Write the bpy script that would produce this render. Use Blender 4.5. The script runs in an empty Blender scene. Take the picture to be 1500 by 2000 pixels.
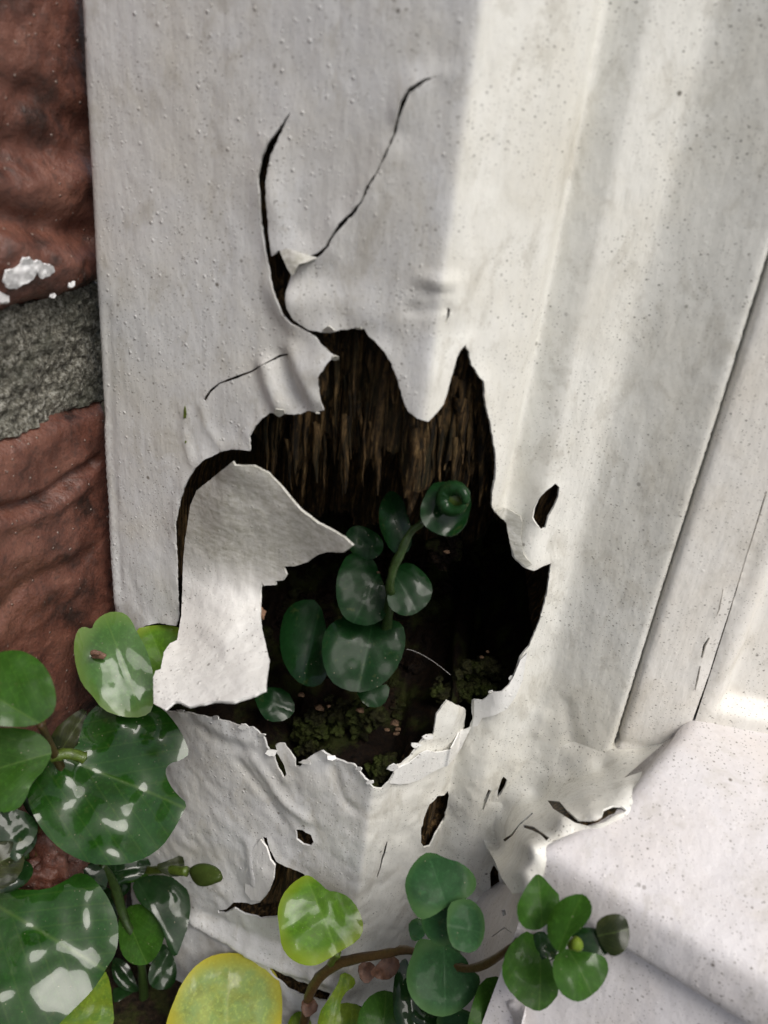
import bpy, math, random
import numpy as np
from mathutils import Vector, Matrix
from mathutils.geometry import delaunay_2d_cdt
random.seed(4); np.random.seed(4)
S = 0.001                                   # everything below is written in millimetres
sc = bpy.context.scene
# ------------------------------------------------------------------ camera
F = 1500.0                                  # focal length, in pixels of the 1500 x 2000 photograph
_vp = np.array([-370., 3050., F]); DN = _vp/np.linalg.norm(_vp)
_f = np.array([0, 0, 1.]); HD = _f-_f.dot(DN)*DN; HD /= np.linalg.norm(HD); RT = np.cross(DN, HD)
def ray(px, py):
    c = np.array([px-750., py-1000., F]); return np.array([c.dot(RT), c.dot(HD), -c.dot(DN)])
cam_d = bpy.data.cameras.new('camera'); cam = bpy.data.objects.new('camera', cam_d)
sc.collection.objects.link(cam); sc.camera = cam
cam_d.sensor_fit = 'VERTICAL'; cam_d.sensor_height = 36; cam_d.sensor_width = 27; cam_d.lens = F/2000*36
cam_d.clip_start = 0.005; cam_d.clip_end = 500
ax = np.array([RT[0], HD[0], -DN[0]]); ay = -np.array([RT[1], HD[1], -DN[1]]); az = -np.array([RT[2], HD[2], -DN[2]])
M = Matrix(((ax[0], ay[0], az[0], 0), (ax[1], ay[1], az[1], 0), (ax[2], ay[2], az[2], 0), (0, 0, 0, 1)))
cam.matrix_world = M
cam_d.dof.use_dof = True; cam_d.dof.focus_distance = 0.225; cam_d.dof.aperture_fstop = 14
# ------------------------------------------------------------------ light
SUN_EL, SUN_AZ = math.radians(54), math.radians(37)      # azimuth: to the right of straight behind the camera
w = bpy.data.worlds.new('World'); sc.world = w; w.use_nodes = True
nt = w.node_tree; nt.nodes.clear()
sky = nt.nodes.new('ShaderNodeTexSky'); sky.sky_type = 'NISHITA'; sky.sun_disc = False
sky.sun_elevation = SUN_EL; sky.sun_rotation = math.pi-SUN_AZ; sky.air_density = 1.0; sky.dust_density = 4.0; sky.ozone_density = 1.0
bg = nt.nodes.new('ShaderNodeBackground'); bg.inputs[1].default_value = 0.12
hs = nt.nodes.new('ShaderNodeHueSaturation'); hs.inputs['Saturation'].default_value = 0.6
ow = nt.nodes.new('ShaderNodeOutputWorld')
nt.links.new(sky.outputs[0], hs.inputs['Color']); nt.links.new(hs.outputs[0], bg.inputs[0]); nt.links.new(bg.outputs[0], ow.inputs[0])
sd = bpy.data.lights.new('sun', 'SUN'); sun = bpy.data.objects.new('sun', sd); sc.collection.objects.link(sun)
sd.energy = 1.75; sd.angle = math.radians(27); sd.color = (1.0, 0.965, 0.91)
ldir = Vector((math.sin(SUN_AZ)*math.cos(SUN_EL), -math.cos(SUN_AZ)*math.cos(SUN_EL), math.sin(SUN_EL)))
sun.rotation_euler = ldir.to_track_quat('Z', 'Y').to_euler()
sc.view_settings.view_transform = 'Standard'; sc.view_settings.look = 'None'; sc.view_settings.gamma = 1
sc.view_settings.exposure = 0.1
# ------------------------------------------------------------------ numeric helpers
def _hash(i, j, k, seed):
    n = (i*374761393 + j*668265263 + k*2147483647 + seed*1274126177) & 0xffffffff
    n = ((n ^ (n >> 13))*1274126177) & 0xffffffff
    return ((n ^ (n >> 16)) & 0xffff)/65535.0
def vnoise(x, y, z=0.0, seed=0):
    x = np.asarray(x, float); y = np.asarray(y, float); z = np.zeros_like(x)+z
    xi = np.floor(x).astype(np.int64); yi = np.floor(y).astype(np.int64); zi = np.floor(z).astype(np.int64)
    fx, fy, fz = x-xi, y-yi, z-zi
    fx, fy, fz = [t*t*(3-2*t) for t in (fx, fy, fz)]
    r = 0
    for a in (0, 1):
        for b in (0, 1):
            for c in (0, 1):
                r = r+_hash(xi+a, yi+b, zi+c, seed)*(fx if a else 1-fx)*(fy if b else 1-fy)*(fz if c else 1-fz)
    return r*2-1
def fbm(x, y, z=0.0, o=4, seed=0):
    r = 0; a = 1.0; t = 0
    x = np.asarray(x, float); y = np.asarray(y, float)
    for k in range(o):
        r = r+a*vnoise(x*2**k+17.3*k, y*2**k-9.1*k, z*2**k if not np.isscalar(z) else z, seed+k); t += a; a *= .5
    return r/t
def pip(P, poly):
    P = np.asarray(P); poly = np.asarray(poly); c = np.zeros(len(P), bool); n = len(poly); j = n-1
    for i in range(n):
        xi, yi = poly[i]; xj, yj = poly[j]
        if yi != yj:
            c ^= ((yi > P[:, 1]) != (yj > P[:, 1])) & (P[:, 0] < (xj-xi)*(P[:, 1]-yi)/(yj-yi)+xi)
        j = i
    return c
def pdist(P, line, closed=False):
    P = np.asarray(P, float); L = np.asarray(line, float); d = np.full(len(P), 1e9)
    m = len(L) if closed else len(L)-1
    for i in range(m):
        a = L[i]; b = L[(i+1) % len(L)]; ab = b-a; q = ab.dot(ab)+1e-12
        t = np.clip(((P-a)@ab)/q, 0, 1); d = np.minimum(d, np.hypot(*(P-a-t[:, None]*ab).T))
    return d
def resample(line, step, closed=True, jag=0.0, seed=1):
    L = [np.array(p, float) for p in line]; out = []; m = len(L) if closed else len(L)-1
    for i in range(m):
        a, b = L[i], L[(i+1) % len(L)]; n = max(1, int(np.linalg.norm(b-a)/step))
        d = b-a; l = np.linalg.norm(d)+1e-9; nn = np.array([-d[1], d[0]])/l
        for k in range(n):
            p = a+d*k/n
            if jag: p = p+nn*jag*(fbm([p[0]*1.1], [p[1]*1.1], 0, 3, seed)[0] if (k or True) else 0)
            out.append(p)
    if not closed: out.append(L[-1])
    return out
def smooth(line, it=1, closed=True):
    for _ in range(it):
        o = []; m = len(line)
        for i in range(m if closed else m-1):
            a, b = np.array(line[i], float), np.array(line[(i+1) % m], float)
            o += [a*.75+b*.25, a*.25+b*.75]
        if not closed: o = [np.array(line[0], float)]+o+[np.array(line[-1], float)]
        line = o
    return line
def triangulate(outline, holes, step, edge=0.45):
    """2D triangulation with an even inner grid; returns points and triangles"""
    outline = [np.array(p) for p in outline]; pts = []; edges = []
    for lp in [outline]+holes:
        b = len(pts); n = len(lp); pts += [tuple(p) for p in lp]; edges += [(b+i, b+(i+1) % n) for i in range(n)]
    A = np.array(outline); x0, y0 = A.min(0); x1, y1 = A.max(0)
    gx, gy = np.meshgrid(np.arange(x0, x1, step), np.arange(y0, y1, step*.87))
    gx = gx+(np.arange(gx.shape[0]) % 2)[:, None]*step*.5
    G = np.c_[gx.ravel(), gy.ravel()]+np.random.uniform(-.08, .08, (gx.size, 2))*step
    k = pip(G, outline)
    for hp in holes: k &= ~pip(G, hp)
    G = G[k]
    for lp in [outline]+holes: G = G[pdist(G, lp, True) > step*edge]
    pts += [tuple(p) for p in G]
    r = delaunay_2d_cdt([Vector(p) for p in pts], edges, [], 0, 1e-5)
    V = np.array([tuple(p) for p in r[0]]); T = np.array([f for f in r[2] if len(f) == 3])
    C = V[T].mean(1); k = pip(C, outline)
    for hp in holes: k &= ~pip(C, hp)
    T = T[k]
    used = np.unique(T); mp = -np.ones(len(V), int); mp[used] = np.arange(len(used))
    return V[used], mp[T]
# ------------------------------------------------------------------ object helpers
def link(o): sc.collection.objects.link(o); return o
def tag(o, label=None, cat=None, group=None, kind=None):
    if label: o['label'] = label
    if cat: o['category'] = cat
    if group: o['group'] = group
    if kind: o['kind'] = kind
    return o
def thing(name, base, label, cat, group=None):
    e = link(bpy.data.objects.new(name, None)); e.location = [c*S for c in base]; e.empty_display_size = .01
    return tag(e, label, cat, group)
def origin(parent):
    o = np.zeros(3)
    while parent is not None: o += np.array(parent.location); parent = parent.parent
    return o
def mesh(name, V, Fs, mat, parent=None, uv=None, sm=True):
    V = np.asarray(V, float)*S-origin(parent)
    me = bpy.data.meshes.new(name); me.from_pydata(V.tolist(), [], [tuple(int(i) for i in f) for f in Fs])
    if sm: me.polygons.foreach_set('use_smooth', [True]*len(me.polygons))
    if uv is not None:
        L = me.uv_layers.new(name='UVMap'); li = np.zeros(len(me.loops), int); me.loops.foreach_get('vertex_index', li)
        L.data.foreach_set('uv', np.asarray(uv)[li].ravel())
    if mat: me.materials.append(mat)
    me.update(); o = link(bpy.data.objects.new(name, me)); o.parent = parent
    return o
def thick(V, T, t, toward, uv=None):
    """close a sheet: front, back t behind it and a rim. front is turned to the point `toward`"""
    V = np.asarray(V, float); T = np.asarray(T)
    n = np.cross(V[T[:, 1]]-V[T[:, 0]], V[T[:, 2]]-V[T[:, 0]])
    if (n*(np.asarray(toward)-V[T[:, 0]])).sum() < 0: T = T[:, ::-1]; n = -n
    N = np.zeros_like(V)
    for k in range(3): np.add.at(N, T[:, k], n)
    N /= np.linalg.norm(N, axis=1)[:, None]+1e-12
    B = V-N*(np.asarray(t)[:, None] if np.ndim(t) else t); nv = len(V)
    E = {}
    for a, b, c in T:
        for e in ((a, b), (b, c), (c, a)): E[e] = 1
    bd = [e for e in E if (e[1], e[0]) not in E]
    Vs = [V, B]; Fs = [tuple(f) for f in T]+[(f[2]+nv, f[1]+nv, f[0]+nv) for f in T]
    ids = {}; R1 = []
    for e in bd:
        for q in e:
            if q not in ids: ids[q] = len(R1); R1.append(q)
    R1 = np.array(R1, int); b0 = 2*nv; b1 = b0+len(R1)
    Vs += [V[R1], B[R1]]
    for a, b in bd: Fs.append((b1+ids[a], b1+ids[b], b0+ids[b], b0+ids[a]))
    U = None if uv is None else np.vstack([uv, uv, np.asarray(uv)[R1], np.asarray(uv)[R1]])
    return np.vstack(Vs), Fs, U
def tube(name, pts, rad, mat, parent=None, sides=10, wob=0.0, it=2):
    P = np.array(smooth([np.array(p, float) for p in pts], it, False)); n = len(P)
    R = np.interp(np.linspace(0, 1, n), np.linspace(0, 1, len(rad)), rad) if np.ndim(rad) else np.full(n, rad)
    Tn = np.gradient(P, axis=0); Tn /= np.linalg.norm(Tn, axis=1)[:, None]
    up = np.array([0.3, 0.5, 0.8]); V = []; Fs = []
    for i in range(n):
        a = np.cross(Tn[i], up); a /= np.linalg.norm(a); b = np.cross(Tn[i], a)
        for k in range(sides):
            t = 2*math.pi*k/sides; rr = R[i]*(1+wob*vnoise([i*.7], [k*1.3], 0, 5)[0]); V.append(P[i]+(a*math.cos(t)+b*math.sin(t))*rr)
    for i in range(n-1):
        for k in range(sides): Fs.append((i*sides+k, i*sides+(k+1) % sides, (i+1)*sides+(k+1) % sides, (i+1)*sides+k))
    V += [P[0]-Tn[0]*R[0]*.5, P[-1]+Tn[-1]*R[-1]*.5]; q = len(V)
    for k in range(sides):
        Fs.append((q-2, (k+1) % sides, k)); Fs.append((q-1, (n-1)*sides+k, (n-1)*sides+(k+1) % sides))
    return mesh(name, V, Fs, mat, parent)
class Curve:
    """a plan line (x, y) swept up and down: a point on it is (s along the line, z)"""
    def __init__(s, pts, rnd=1.2, n=900):
        P = np.array(pts, float); d = np.r_[0, np.cumsum(np.hypot(*np.diff(P, axis=0).T))]
        t = np.linspace(0, d[-1], n); X = np.c_[np.interp(t, d, P[:, 0]), np.interp(t, d, P[:, 1])]
        k = max(1, int(rnd/(d[-1]/n))); ker = np.hanning(2*k+3)[1:-1]; ker /= ker.sum(); h = len(ker)//2
        pad = np.r_[[2*X[0]-X[i] for i in range(h, 0, -1)], X, [2*X[-1]-X[-1-i] for i in range(1, h+1)]]
        X = np.c_[np.convolve(pad[:, 0], ker, 'valid'), np.convolve(pad[:, 1], ker, 'valid')]
        s.X = X; s.d = np.r_[0, np.cumsum(np.hypot(*np.diff(X, axis=0).T))]; s.len = s.d[-1]
        T = np.gradient(X, axis=0); T /= np.hypot(*T.T)[:, None]; s.N = np.c_[T[:, 1], -T[:, 0]]   # left of travel reversed: faces the camera
        k2 = max(1, int(2.0/(s.len/n))); kk = np.ones(2*k2+1)/(2*k2+1)
    def px(s, px, py):
        q = ray(px, py); c = s.X[:, 0]*q[1]-s.X[:, 1]*q[0]
        i = np.where(np.sign(c[:-1]) != np.sign(c[1:]))[0]
        i = [k for k in i if s.X[k].dot(q[:2]) > 0]
        if not i:
            k = 0 if abs(c[0]) < abs(c[-1]) else len(c)-2; i = [k]
        best = None
        for k in i:
            f = c[k]/(c[k]-c[k+1]); 
            P = s.X[k]+f*(s.X[k+1]-s.X[k]); t = P.dot(q[:2])/q[:2].dot(q[:2])
            if best is None or t < best[0]: best = (t, s.d[k]+f*(s.d[k+1]-s.d[k]))
        return np.array([best[1], best[0]*q[2]])
    def poly(s, pts): return [s.px(*p) for p in pts]
    def xy(s, u): return np.c_[np.interp(u, s.d, s.X[:, 0]), np.interp(u, s.d, s.X[:, 1])]
    def nn(s, u):
        N = np.c_[np.interp(u, s.d, s.N[:, 0]), np.interp(u, s.d, s.N[:, 1])]; return N/np.hypot(*N.T)[:, None]
    def pos(s, Q, disp=0):
        P = s.xy(Q[:, 0])+s.nn(Q[:, 0])*(np.zeros(len(Q))+disp)[:, None]; return np.c_[P, Q[:, 1]]
def crack(line, w0, w1=None, taper=True):
    """a thin closed outline (in photo pixels) round a line: widths in pixels at start and end"""
    L = np.array(line, float); n = len(L); W = np.linspace(w0, w0 if w1 is None else w1, n)/2
    T = np.gradient(L, axis=0); T /= np.hypot(*T.T)[:, None]; N = np.c_[-T[:, 1], T[:, 0]]
    W = W*(1+.35*np.sin(np.arange(n)*2.1))
    a = L+N*W[:, None]; b = L-N*W[:, None]
    return list(a)+list(b[::-1])
# ------------------------------------------------------------------ materials
def newmat(name):
    m = bpy.data.materials.new(name); m.use_nodes = True; n = m.node_tree; n.nodes.clear()
    out = n.nodes.new('ShaderNodeOutputMaterial'); b = n.nodes.new('ShaderNodeBsdfPrincipled'); n.links.new(b.outputs[0], out.inputs[0])
    tc = n.nodes.new('ShaderNodeTexCoord'); return m, n, b, tc
def mapping(n, tc, sx, sy=None, sz=None, out='Object'):
    mp = n.nodes.new('ShaderNodeMapping'); k = 1000 if out == 'Object' else 1
    mp.inputs['Scale'].default_value = (sx*k, (sy if sy is not None else sx)*k, (sz if sz is not None else sx)*k)
    n.links.new(tc.outputs[out], mp.inputs[0]); return mp.outputs[0]
def noise(n, vec, scale=1.0, detail=4, rough=.55, dist=0):
    t = n.nodes.new('ShaderNodeTexNoise'); t.inputs['Scale'].default_value = scale; t.inputs['Detail'].default_value = detail
    t.inputs['Roughness'].default_value = rough; t.inputs['Distortion'].default_value = dist; n.links.new(vec, t.inputs['Vector']); return t.outputs['Fac']
def voro(n, vec, scale=1.0, feat='F1', o='Distance'):
    t = n.nodes.new('ShaderNodeTexVoronoi'); t.feature = feat; t.inputs['Scale'].default_value = scale; n.links.new(vec, t.inputs['Vector'])
    return t.outputs[o]
def ramp(n, fac, stops, interp='LINEAR'):
    r = n.nodes.new('ShaderNodeValToRGB'); r.color_ramp.interpolation = interp; e = r.color_ramp.elements
    while len(e) < len(stops): e.new(.5)
    for i, (p, c) in enumerate(stops):
        e[i].position = p; e[i].color = (c, c, c, 1) if np.isscalar(c) else (*c, 1)
    n.links.new(fac, r.inputs[0]); return r.outputs[0]
def mixc(n, f, a, b, mode='MIX'):
    m = n.nodes.new('ShaderNodeMix'); m.data_type = 'RGBA'; m.blend_type = mode
    for k, v in ((0, f), (6, a), (7, b)):
        if hasattr(v, 'is_output'): n.links.new(v, m.inputs[k])
        else: m.inputs[k].default_value = v if k == 0 else (*v, 1)
    return m.outputs[2]
def mth(n, op, a, b=None):
    m = n.nodes.new('ShaderNodeMath'); m.operation = op
    for k, v in ((0, a), (1, b)):
        if v is None: continue
        if hasattr(v, 'is_output'): n.links.new(v, m.inputs[k])
        else: m.inputs[k].default_value = v
    return m.outputs[0]
def bump(n, b, hs, coat=False):
    prev = None
    for h, st, d in hs:
        q = n.nodes.new('ShaderNodeBump'); q.inputs['Strength'].default_value = st; q.inputs['Distance'].default_value = d*S; n.links.new(h, q.inputs['Height'])
        if prev: n.links.new(prev, q.inputs['Normal'])
        prev = q.outputs[0]
    n.links.new(prev, b.inputs['Normal']); return prev
def spots(n, vec, dens, keep, r0, r1):
    """sparse round spots: 1 in the middle, 0 outside; keep = share of cells that have one"""
    t = n.nodes.new('ShaderNodeTexVoronoi'); t.inputs['Scale'].default_value = dens; n.links.new(vec, t.inputs['Vector'])
    a = ramp(n, t.outputs['Distance'], [(r0, 1.0), (r1, 0.0)], 'EASE')
    sx = n.nodes.new('ShaderNodeSeparateColor'); n.links.new(t.outputs['Color'], sx.inputs[0])
    k = mth(n, 'GREATER_THAN', sx.outputs[0], 1-keep); return mth(n, 'MULTIPLY', a, k)
def paint(name, base0, nod=.25, speck=.25, dirt=.5, rough=.38, warm=(.55, .49, .40), streak=1.0, grime=(.42, .39, .32), band=None, board=None):
    m, n, b, tc = newmat(name); base = base0
    vs = mapping(n, tc, 1.0); vb = mapping(n, tc, .45, .45, .035)
    st = noise(n, vb, 1.0, 5, .6); big = noise(n, mapping(n, tc, .045), 1, 4, .6, .4)
    side = None; bcol = base
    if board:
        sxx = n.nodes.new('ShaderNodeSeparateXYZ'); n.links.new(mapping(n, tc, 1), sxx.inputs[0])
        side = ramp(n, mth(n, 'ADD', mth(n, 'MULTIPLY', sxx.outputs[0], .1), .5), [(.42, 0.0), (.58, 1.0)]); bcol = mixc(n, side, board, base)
    c = mixc(n, ramp(n, big, [(.42, 0.0), (.72, .55*dirt)]), bcol, tuple(base[i]*warm[i]*1.55 for i in range(3)))
    c = mixc(n, ramp(n, st, [(.45, 0.0), (.8, .28*streak)]), c, tuple(x*.72 for x in base))
    fine = noise(n, mapping(n, tc, .6, .6, .35), 1, 6, .7)
    c = mixc(n, ramp(n, fine, [(.56, 0.0), (.78, .35*dirt)]), c, (.30, .27, .20))
    msk = ramp(n, noise(n, mapping(n, tc, .05), 1, 3, .6), [(.36, .1), (.56, 1.0)])
    sp = spots(n, mapping(n, tc, .9, .9, 1.3), .55, speck, .06, .20)
    sp2 = spots(n, mapping(n, tc, 1.0, 1.0, 1.7), 1.1, speck, .10, .24)
    sp3 = spots(n, mapping(n, tc, 1.0, 1.0, 1.0), .16, speck*.5, .05, .11)
    sm_ = mth(n, 'MULTIPLY', mth(n, 'MAXIMUM', mth(n, 'MAXIMUM', sp, sp2), sp3), msk)
    c = mixc(n, mth(n, 'MULTIPLY', sm_, .85), c, (.09, .075, .055))
    gr = noise(n, mapping(n, tc, .11, .11, .07), 1, 8, .72, .5)
    c = mixc(n, ramp(n, gr, [(.53, 0.0), (.60, .35*dirt), (.72, .75*dirt)]), c, grime)
    if band:
        sx = n.nodes.new('ShaderNodeSeparateXYZ'); n.links.new(mapping(n, tc, 1), sx.inputs[0])
        zb = mth(n, 'ADD', sx.outputs[2], mth(n, 'MULTIPLY', noise(n, mapping(n, tc, .12), 1, 4), 9))
        bm = ramp(n, mth(n, 'DIVIDE', mth(n, 'SUBTRACT', zb, band[0]), band[1]-band[0]), [(0.0, 0.0), (1.0, 1.0)])
        g3 = ramp(n, noise(n, mapping(n, tc, .35, .35, .9), 1, 7, .75), [(.38, .35), (.66, .9)])
        c = mixc(n, mth(n, 'MULTIPLY', bm, g3), c, (.33, .32, .25))
    n.links.new(c, b.inputs['Base Color'])
    n.links.new(ramp(n, fine, [(.3, rough-.08), (.7, rough+.14)]), b.inputs['Roughness'])
    nd = spots(n, vs, .42, nod, .04, .24); nd2 = spots(n, mapping(n, tc, 1.13), .8, nod*.9, .04, .3)
    nm = ramp(n, noise(n, mapping(n, tc, .06), 1, 3), [(.38, .15), (.6, 1.0)])
    if side: nm = mth(n, 'MULTIPLY', nm, mth(n, 'SUBTRACT', 1.0, mth(n, 'MULTIPLY', side, .8)))
    nd = mth(n, 'MULTIPLY', nd, nm); nd2 = mth(n, 'MULTIPLY', nd2, nm)
    bump(n, b, [(st, .25, .5), (noise(n, mapping(n, tc, .22, .22, .12), 1, 3), .5, .9), (fine, .3, .2), (nd, .8, .24), (nd2, .8, .14)])
    b.inputs['Specular IOR Level'].default_value = .45
    return m
M_grey = paint('worn_paint_shaded_left', (.83, .822, .765), .50, .7, .75, .36, (.48, .45, .39), board=(.67, .672, .665))  # left face greyer: weathered paint, with its shaded side put into the colour
M_door = paint('door_white_paint', (.77, .75, .70), .08, .7, .6, .42)
M_sill = paint('sill_pinkish_white_paint', (.70, .675, .68), .05, .8, .5, .42)
M_flap = paint('flap_paint', (.86, .855, .825), .25, .5, .15, .42, band=(222, 233))
def mk_wood():
    m, n, b, tc = newmat('rotten_wood')
    v = mapping(n, tc, .9, .9, .07); f = noise(n, v, 1, 6, .65, .3); g = noise(n, mapping(n, tc, .12, .12, .06), 1, 4, .6)
    h2 = noise(n, mapping(n, tc, .8, .8, .5), 1, 8, .8); ff = mth(n, 'ADD', mth(n, 'MULTIPLY', f, .65), mth(n, 'MULTIPLY', h2, .35))
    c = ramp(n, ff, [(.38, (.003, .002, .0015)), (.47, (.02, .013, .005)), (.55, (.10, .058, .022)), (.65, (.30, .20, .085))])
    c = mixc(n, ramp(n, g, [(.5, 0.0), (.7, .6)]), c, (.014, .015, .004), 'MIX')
    n.links.new(c, b.inputs['Base Color']); b.inputs['Roughness'].default_value = .6; b.inputs['Specular IOR Level'].default_value = .25
    bump(n, b, [(ff, 1.0, 1.6), (noise(n, mapping(n, tc, 2.5, 2.5, .8), 1, 4), .6, .3)]); return m
M_wood = mk_wood()
def mk_soil(name, a, bb, moss=.5):
    m, n, b, tc = newmat(name)
    f = noise(n, mapping(n, tc, .5), 1, 8, .7); g = noise(n, mapping(n, tc, .1), 1, 5, .6)
    c = ramp(n, f, [(.35, a), (.6, bb), (.75, tuple(min(1, x*2.6) for x in bb))])
    c = mixc(n, ramp(n, g, [(.5, 0.0), (.62, moss)]), c, (.05, .07, .012))
    n.links.new(c, b.inputs['Base Color']); b.inputs['Roughness'].default_value = .65; b.inputs['Specular IOR Level'].default_value = .12
    bump(n, b, [(f, 1, 1.0), (noise(n, mapping(n, tc, 2.2), 1, 4), .7, .35)]); return m
M_soil = mk_soil('dark_soil', (.006, .005, .004), (.03, .02, .012), .4)
M_rot_shade = mk_soil('shade_dark_crumbled_wood', (.0015, .001, .0008), (.011, .006, .003), .3)
M_moss = mk_soil('moss', (.004, .004, .0015), (.020, .020, .006), .45)
M_chip = mk_soil('pale_chip', (.05, .03, .02), (.16, .10, .06), 0)
def mk_brick():
    m, n, b, tc = newmat('painted_red_brick')
    f = noise(n, mapping(n, tc, .08), 1, 6, .62, .3); g = noise(n, mapping(n, tc, .5), 1, 6, .7)
    c = ramp(n, f, [(.34, (.03, .015, .011)), (.48, (.125, .048, .032)), (.7, (.20, .088, .06))])
    c = mixc(n, ramp(n, g, [(.52, 0.0), (.72, .75)]), c, (.035, .022, .018))
    sp = spots(n, mapping(n, tc, 1.0), .45, .35, .06, .2)
    c = mixc(n, mth(n, 'MULTIPLY', sp, .6), c, (.5, .40, .34))
    n.links.new(c, b.inputs['Base Color']); n.links.new(ramp(n, g, [(.35, .2), (.65, .5)]), b.inputs['Roughness'])
    bump(n, b, [(noise(n, mapping(n, tc, .3), 1, 6, .6), .6, 1.3), (g, .6, .5), (sp, .8, .5)]); return m
M_brick = mk_brick()
def mk_mortar():
    m, n, b, tc = newmat('mortar')
    f = noise(n, mapping(n, tc, .8), 1, 8, .75); v = voro(n, mapping(n, tc, .7)); g = noise(n, mapping(n, tc, .1), 1, 4)
    c = ramp(n, f, [(.38, (.03, .027, .02)), (.5, (.19, .18, .14)), (.62, (.52, .51, .45))])
    c = mixc(n, ramp(n, g, [(.45, 0.0), (.65, .6)]), c, (.05, .055, .035))
    n.links.new(c, b.inputs['Base Color']); b.inputs['Roughness'].default_value = .75
    bump(n, b, [(v, .9, 1.2), (f, 1.0, 1.0)]); return m
M_mortar = mk_mortar()
def leafmat(name, col, vein=(.16, .26, .05), wet=.5, edge=None, blotch=None, rough=.3, sheen=0):
    m, n, b, tc = newmat(name)
    uv = mapping(n, tc, 1, 1, 1, 'UV'); sx = n.nodes.new('ShaderNodeSeparateXYZ'); n.links.new(uv, sx.inputs[0])
    au = mth(n, 'ABSOLUTE', sx.outputs[1])
    mid = ramp(n, au, [(.0, 1.0), (.03, 0.0)])
    q = mth(n, 'SUBTRACT', mth(n, 'MULTIPLY', sx.outputs[0], 5.5), mth(n, 'MULTIPLY', au, 5.0))
    lat = ramp(n, mth(n, 'ABSOLUTE', mth(n, 'SUBTRACT', mth(n, 'FRACT', q), .5)), [(.0, 1.0), (.09, 0.0)])
    vn = mth(n, 'MAXIMUM', mth(n, 'MULTIPLY', mid, .22), mth(n, 'MULTIPLY', lat, .08))
    f = noise(n, mapping(n, tc, .12), 1, 5, .6); f2 = noise(n, mapping(n, tc, .9), 1, 4, .6)
    c = mixc(n, ramp(n, f, [(.35, 0.0), (.7, .8)]), col, tuple(x*.55 for x in col))
    if blotch: c = mixc(n, ramp(n, noise(n, mapping(n, tc, .16), 1, 3), [(.44, 0.0), (.58, .8)]), c, blotch)
    c = mixc(n, ramp(n, f2, [(.5, 0.0), (.75, .5)]), c, tuple(min(1, x*1.7) for x in col))
    c = mixc(n, ramp(n, noise(n, mapping(n, tc, .35), 1, 6, .7), [(.6, 0.0), (.7, .35)]), c, (.09, .10, .03))
    c = mixc(n, vn, c, vein)
    if edge: 
        r = mth(n, 'ADD', mth(n, 'MULTIPLY', mth(n, 'ABSOLUTE', mth(n, 'SUBTRACT', sx.outputs[0], .5)), 2), 0.0)
        rr = mth(n, 'SQRT', mth(n, 'ADD', mth(n, 'MULTIPLY', r, r), mth(n, 'MULTIPLY', au, au)))
        c = mixc(n, ramp(n, rr, [(.7, 0.0), (1.0, .8)]), c, edge)
    dsp = spots(n, mapping(n, tc, 1), .7, .22, .05, .16)
    c = mixc(n, mth(n, 'MULTIPLY', dsp, .5), c, (.35, .30, .22))
    n.links.new(c, b.inputs['Base Color'])
    wetm = ramp(n, noise(n, mapping(n, tc, .085), 1, 3, .5, .3), [(.60-wet*.24, 0.0), (.72-wet*.24, 1.0)])
    n.links.new(mth(n, 'ADD', mth(n, 'MULTIPLY', wetm, .55), .45 if wet > .5 else .05), b.inputs['Coat Weight']); b.inputs['Coat Roughness'].default_value = .06
    n.links.new(mixc(n, wetm, (rough+.12,)*3, (rough,)*3), b.inputs['Roughness'])
    b.inputs['Coat IOR'].default_value = 1.4
    hgt = mth(n, 'MAXIMUM', mth(n, 'MULTIPLY', mid, -1.0), mth(n, 'MULTIPLY', lat, -.4))
    bump(n, b, [(mid, -.12, .2), (noise(n, mapping(n, tc, .10), 1, 1), .3, 1.0), (f2, .10, .10)]); b.inputs['Specular IOR Level'].default_value = .1
    cb = n.nodes.new('ShaderNodeBump'); cb.inputs['Strength'].default_value = .9; cb.inputs['Distance'].default_value = (2.2 if wet > .9 else 1.3)*S
    n.links.new(noise(n, mapping(n, tc, .06), 1, 1.5, .3), cb.inputs['Height']); n.links.new(cb.outputs[0], b.inputs['Coat Normal'])
    out = [x for x in n.nodes if x.type == 'OUTPUT_MATERIAL'][0]
    tr = n.nodes.new('ShaderNodeBsdfTranslucent'); n.links.new(mixc(n, 1.0, c, (1.0, 1.25, .35), 'MULTIPLY'), tr.inputs[0])
    ms = n.nodes.new('ShaderNodeMixShader'); ms.inputs[0].default_value = .16
    n.links.new(b.outputs[0], ms.inputs[1]); n.links.new(tr.outputs[0], ms.inputs[2]); n.links.new(ms.outputs[0], out.inputs[0])
    return m
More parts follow.
